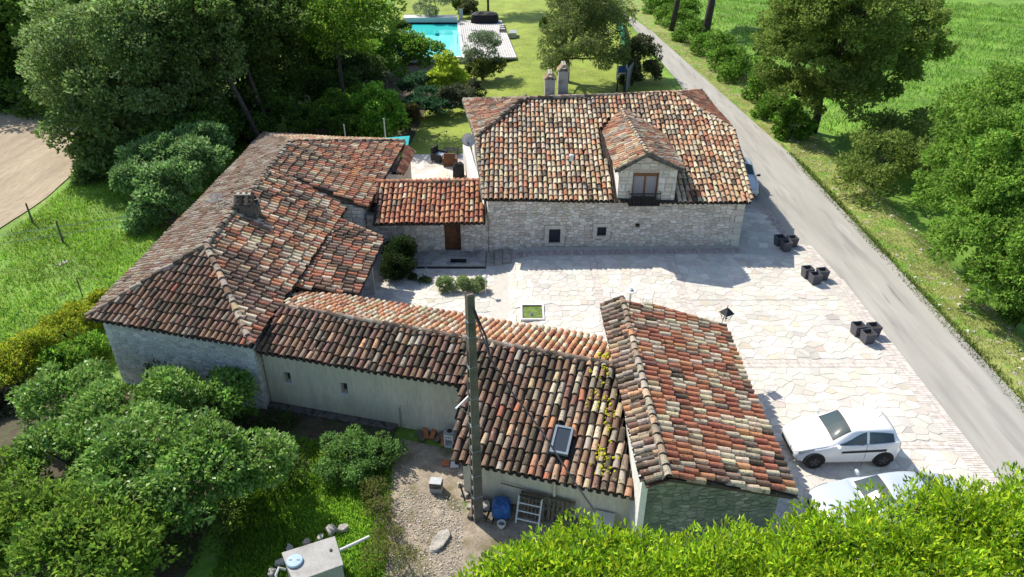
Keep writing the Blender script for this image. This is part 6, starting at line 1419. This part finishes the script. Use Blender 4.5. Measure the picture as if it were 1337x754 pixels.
g = MB(); g.hexa([Wx.P(a - .03, YZ + .602, .08), Wx.P(b + .03, YZ + .602, .08), Wx.P(b + .03, YZ + .602, .6), Wx.P(a - .03, YZ + .602, .6), Wx.P(a - .03, YZ + .65, .08), Wx.P(b + .03, YZ + .65, .08), Wx.P(b + .03, YZ + .65, .6), Wx.P(a - .03, YZ + .65, .6)]); bevel(g.build('lid', M['plasticwhite'], root), .01)
# concrete tank with round lid and pipe
t0 = [at(369, 722, .25), at(436, 701, .25), at(447, 737, .25), at(384, 760, .25)]
root = thing('concrete_tank', 'weathered concrete tank with round blue-grey lid in the lower left yard', 'tank', (t0[0].x, t0[3].y, -.8))
bevel(prism([t0[3], t0[2], t0[1], t0[0]], -1.1, .17).build('tank_body', M['grey'], root), .02); cc = sum(t0, Vector()) / 4
bevel(prism([cc + (p - cc) * 1.04 for p in (t0[3], t0[2], t0[1], t0[0])], .172, .25).build('tank_slab', M['grey'], root), .015)
p = at(385, 734, .25); g = MB(); g.lathe([(.20, .25), (.235, .27), (.235, .31), (.21, .33), (.03, .335)], (p.x, p.y, 0), 28); lid = g.build('lid', M['pvc'], root)
for dx in (-.11, .11): g = MB(); g.box((p.x + dx - .05, p.y - .006, .336), (p.x + dx + .05, p.y + .006, .345)); link_world(g.mesh('lid_slot', M['darkplastic']), 'lid_slot', lid)
p = at(432, 719, .25); g = MB(); g.lathe([(.02, .25), (.04, .26), (.045, .28), (.03, .285)], (p.x, p.y, 0), 12); g.build('lifting_eye', M['darkmetal'], root)
g = MB(); g.tube([at(441, 720, .1), at(482, 701, .0)], .045, 10); labelled(g.build('drain_pipe', M['plasticwhite']), 'straight white plastic pipe running from the concrete tank into the weeds', 'pipe')
g = MB(); c_ = at(366, 745, .0); g.tube([c_ + Vector((.1, .1, -.1)), c_ + Vector((-.05, .05, .05)), c_ + Vector((-.1, -.12, -.05)), c_ + Vector((-.02, -.3, -.2))], .04, 8); labelled(g.build('pipe_elbow', M['plasticwhite']), 'curved white pipe elbow at the left end of the concrete tank', 'pipe')
# terracotta pots hidden in the bank, meadow fence
fp = []
for i, (px, py, h_, lab) in enumerate([(83, 318, 1.3, 'nearer dark fence post in the west meadow'), (43, 292, 1.2, 'farther fence post at the edge of the ploughed field'), (108, 388, 1.0, 'thin stick near the roof edge in the west meadow')]):
    p = at(px, py, -.45); g = MB(); g.tube([p, p + Vector((-.05, .1, h_))], [.06, .045] if i < 2 else .025, 7); labelled(g.build('fence_post', M['pallet']), lab, 'post'); fp.append(p)
g = MB()
for dz in (.5, .95):
    a = fp[0] + Vector((-.03, .06, dz)); d_ = Vector((-1, -.42, 0)); g.tube([a + d_ * -9 + Vector((0, 0, 0)), a, a + d_ * 9], .012, 4)
labelled(g.build('fence_wire', M['metal']), 'two thin pale wires strung past the fence post in the west meadow', 'wire')
p = at(12, 575, -1.5); 
for i in range(5):
    for k in range(3):
        me, c = random.choice(TILES['orange']); o = link(me, 'spare_tile', cat='tile', group='spare roof tiles at the left edge', label='spare terracotta tile in the %s row under the left edge bushes, %s from left' % (['nearest', 'middle', 'farthest'][k], ['first', 'second', 'third', 'fourth', 'fifth'][i])); o.matrix_world = Matrix.Translation(p + Vector((i * .24 - .5, .2 * k, .08 + .06 * k))) @ Matrix.Rotation(.1 * k, 4, 'Z')
# dressed quoins at the right corner of the main house
_hw = [o for o in bpy.data.objects if o.name.startswith('wall') and o.parent and o.parent.name == 'stone_house'][0]
z = -.03
for i in range(8):
    wq = .62 if i % 2 else .4; W_ = Wall((-1.2, 33.3), (11.72, 33.5), K(0), K(3)); h_ = .335; a, b = W_.L - wq, W_.L - .01; g = MB()
    g.hexa([W_.P(a, z + .012, 0), W_.P(b, z + .012, 0), W_.P(b, z + .012, .05), W_.P(a, z + .012, .05), W_.P(a, z + h_, 0), W_.P(b, z + h_, 0), W_.P(b, z + h_, .05), W_.P(a, z + h_, .05)], pal(QUO, [1, 1]))
    link_world(g.mesh('quoin', M['stone']), 'quoin', _hw); z += h_ + .008
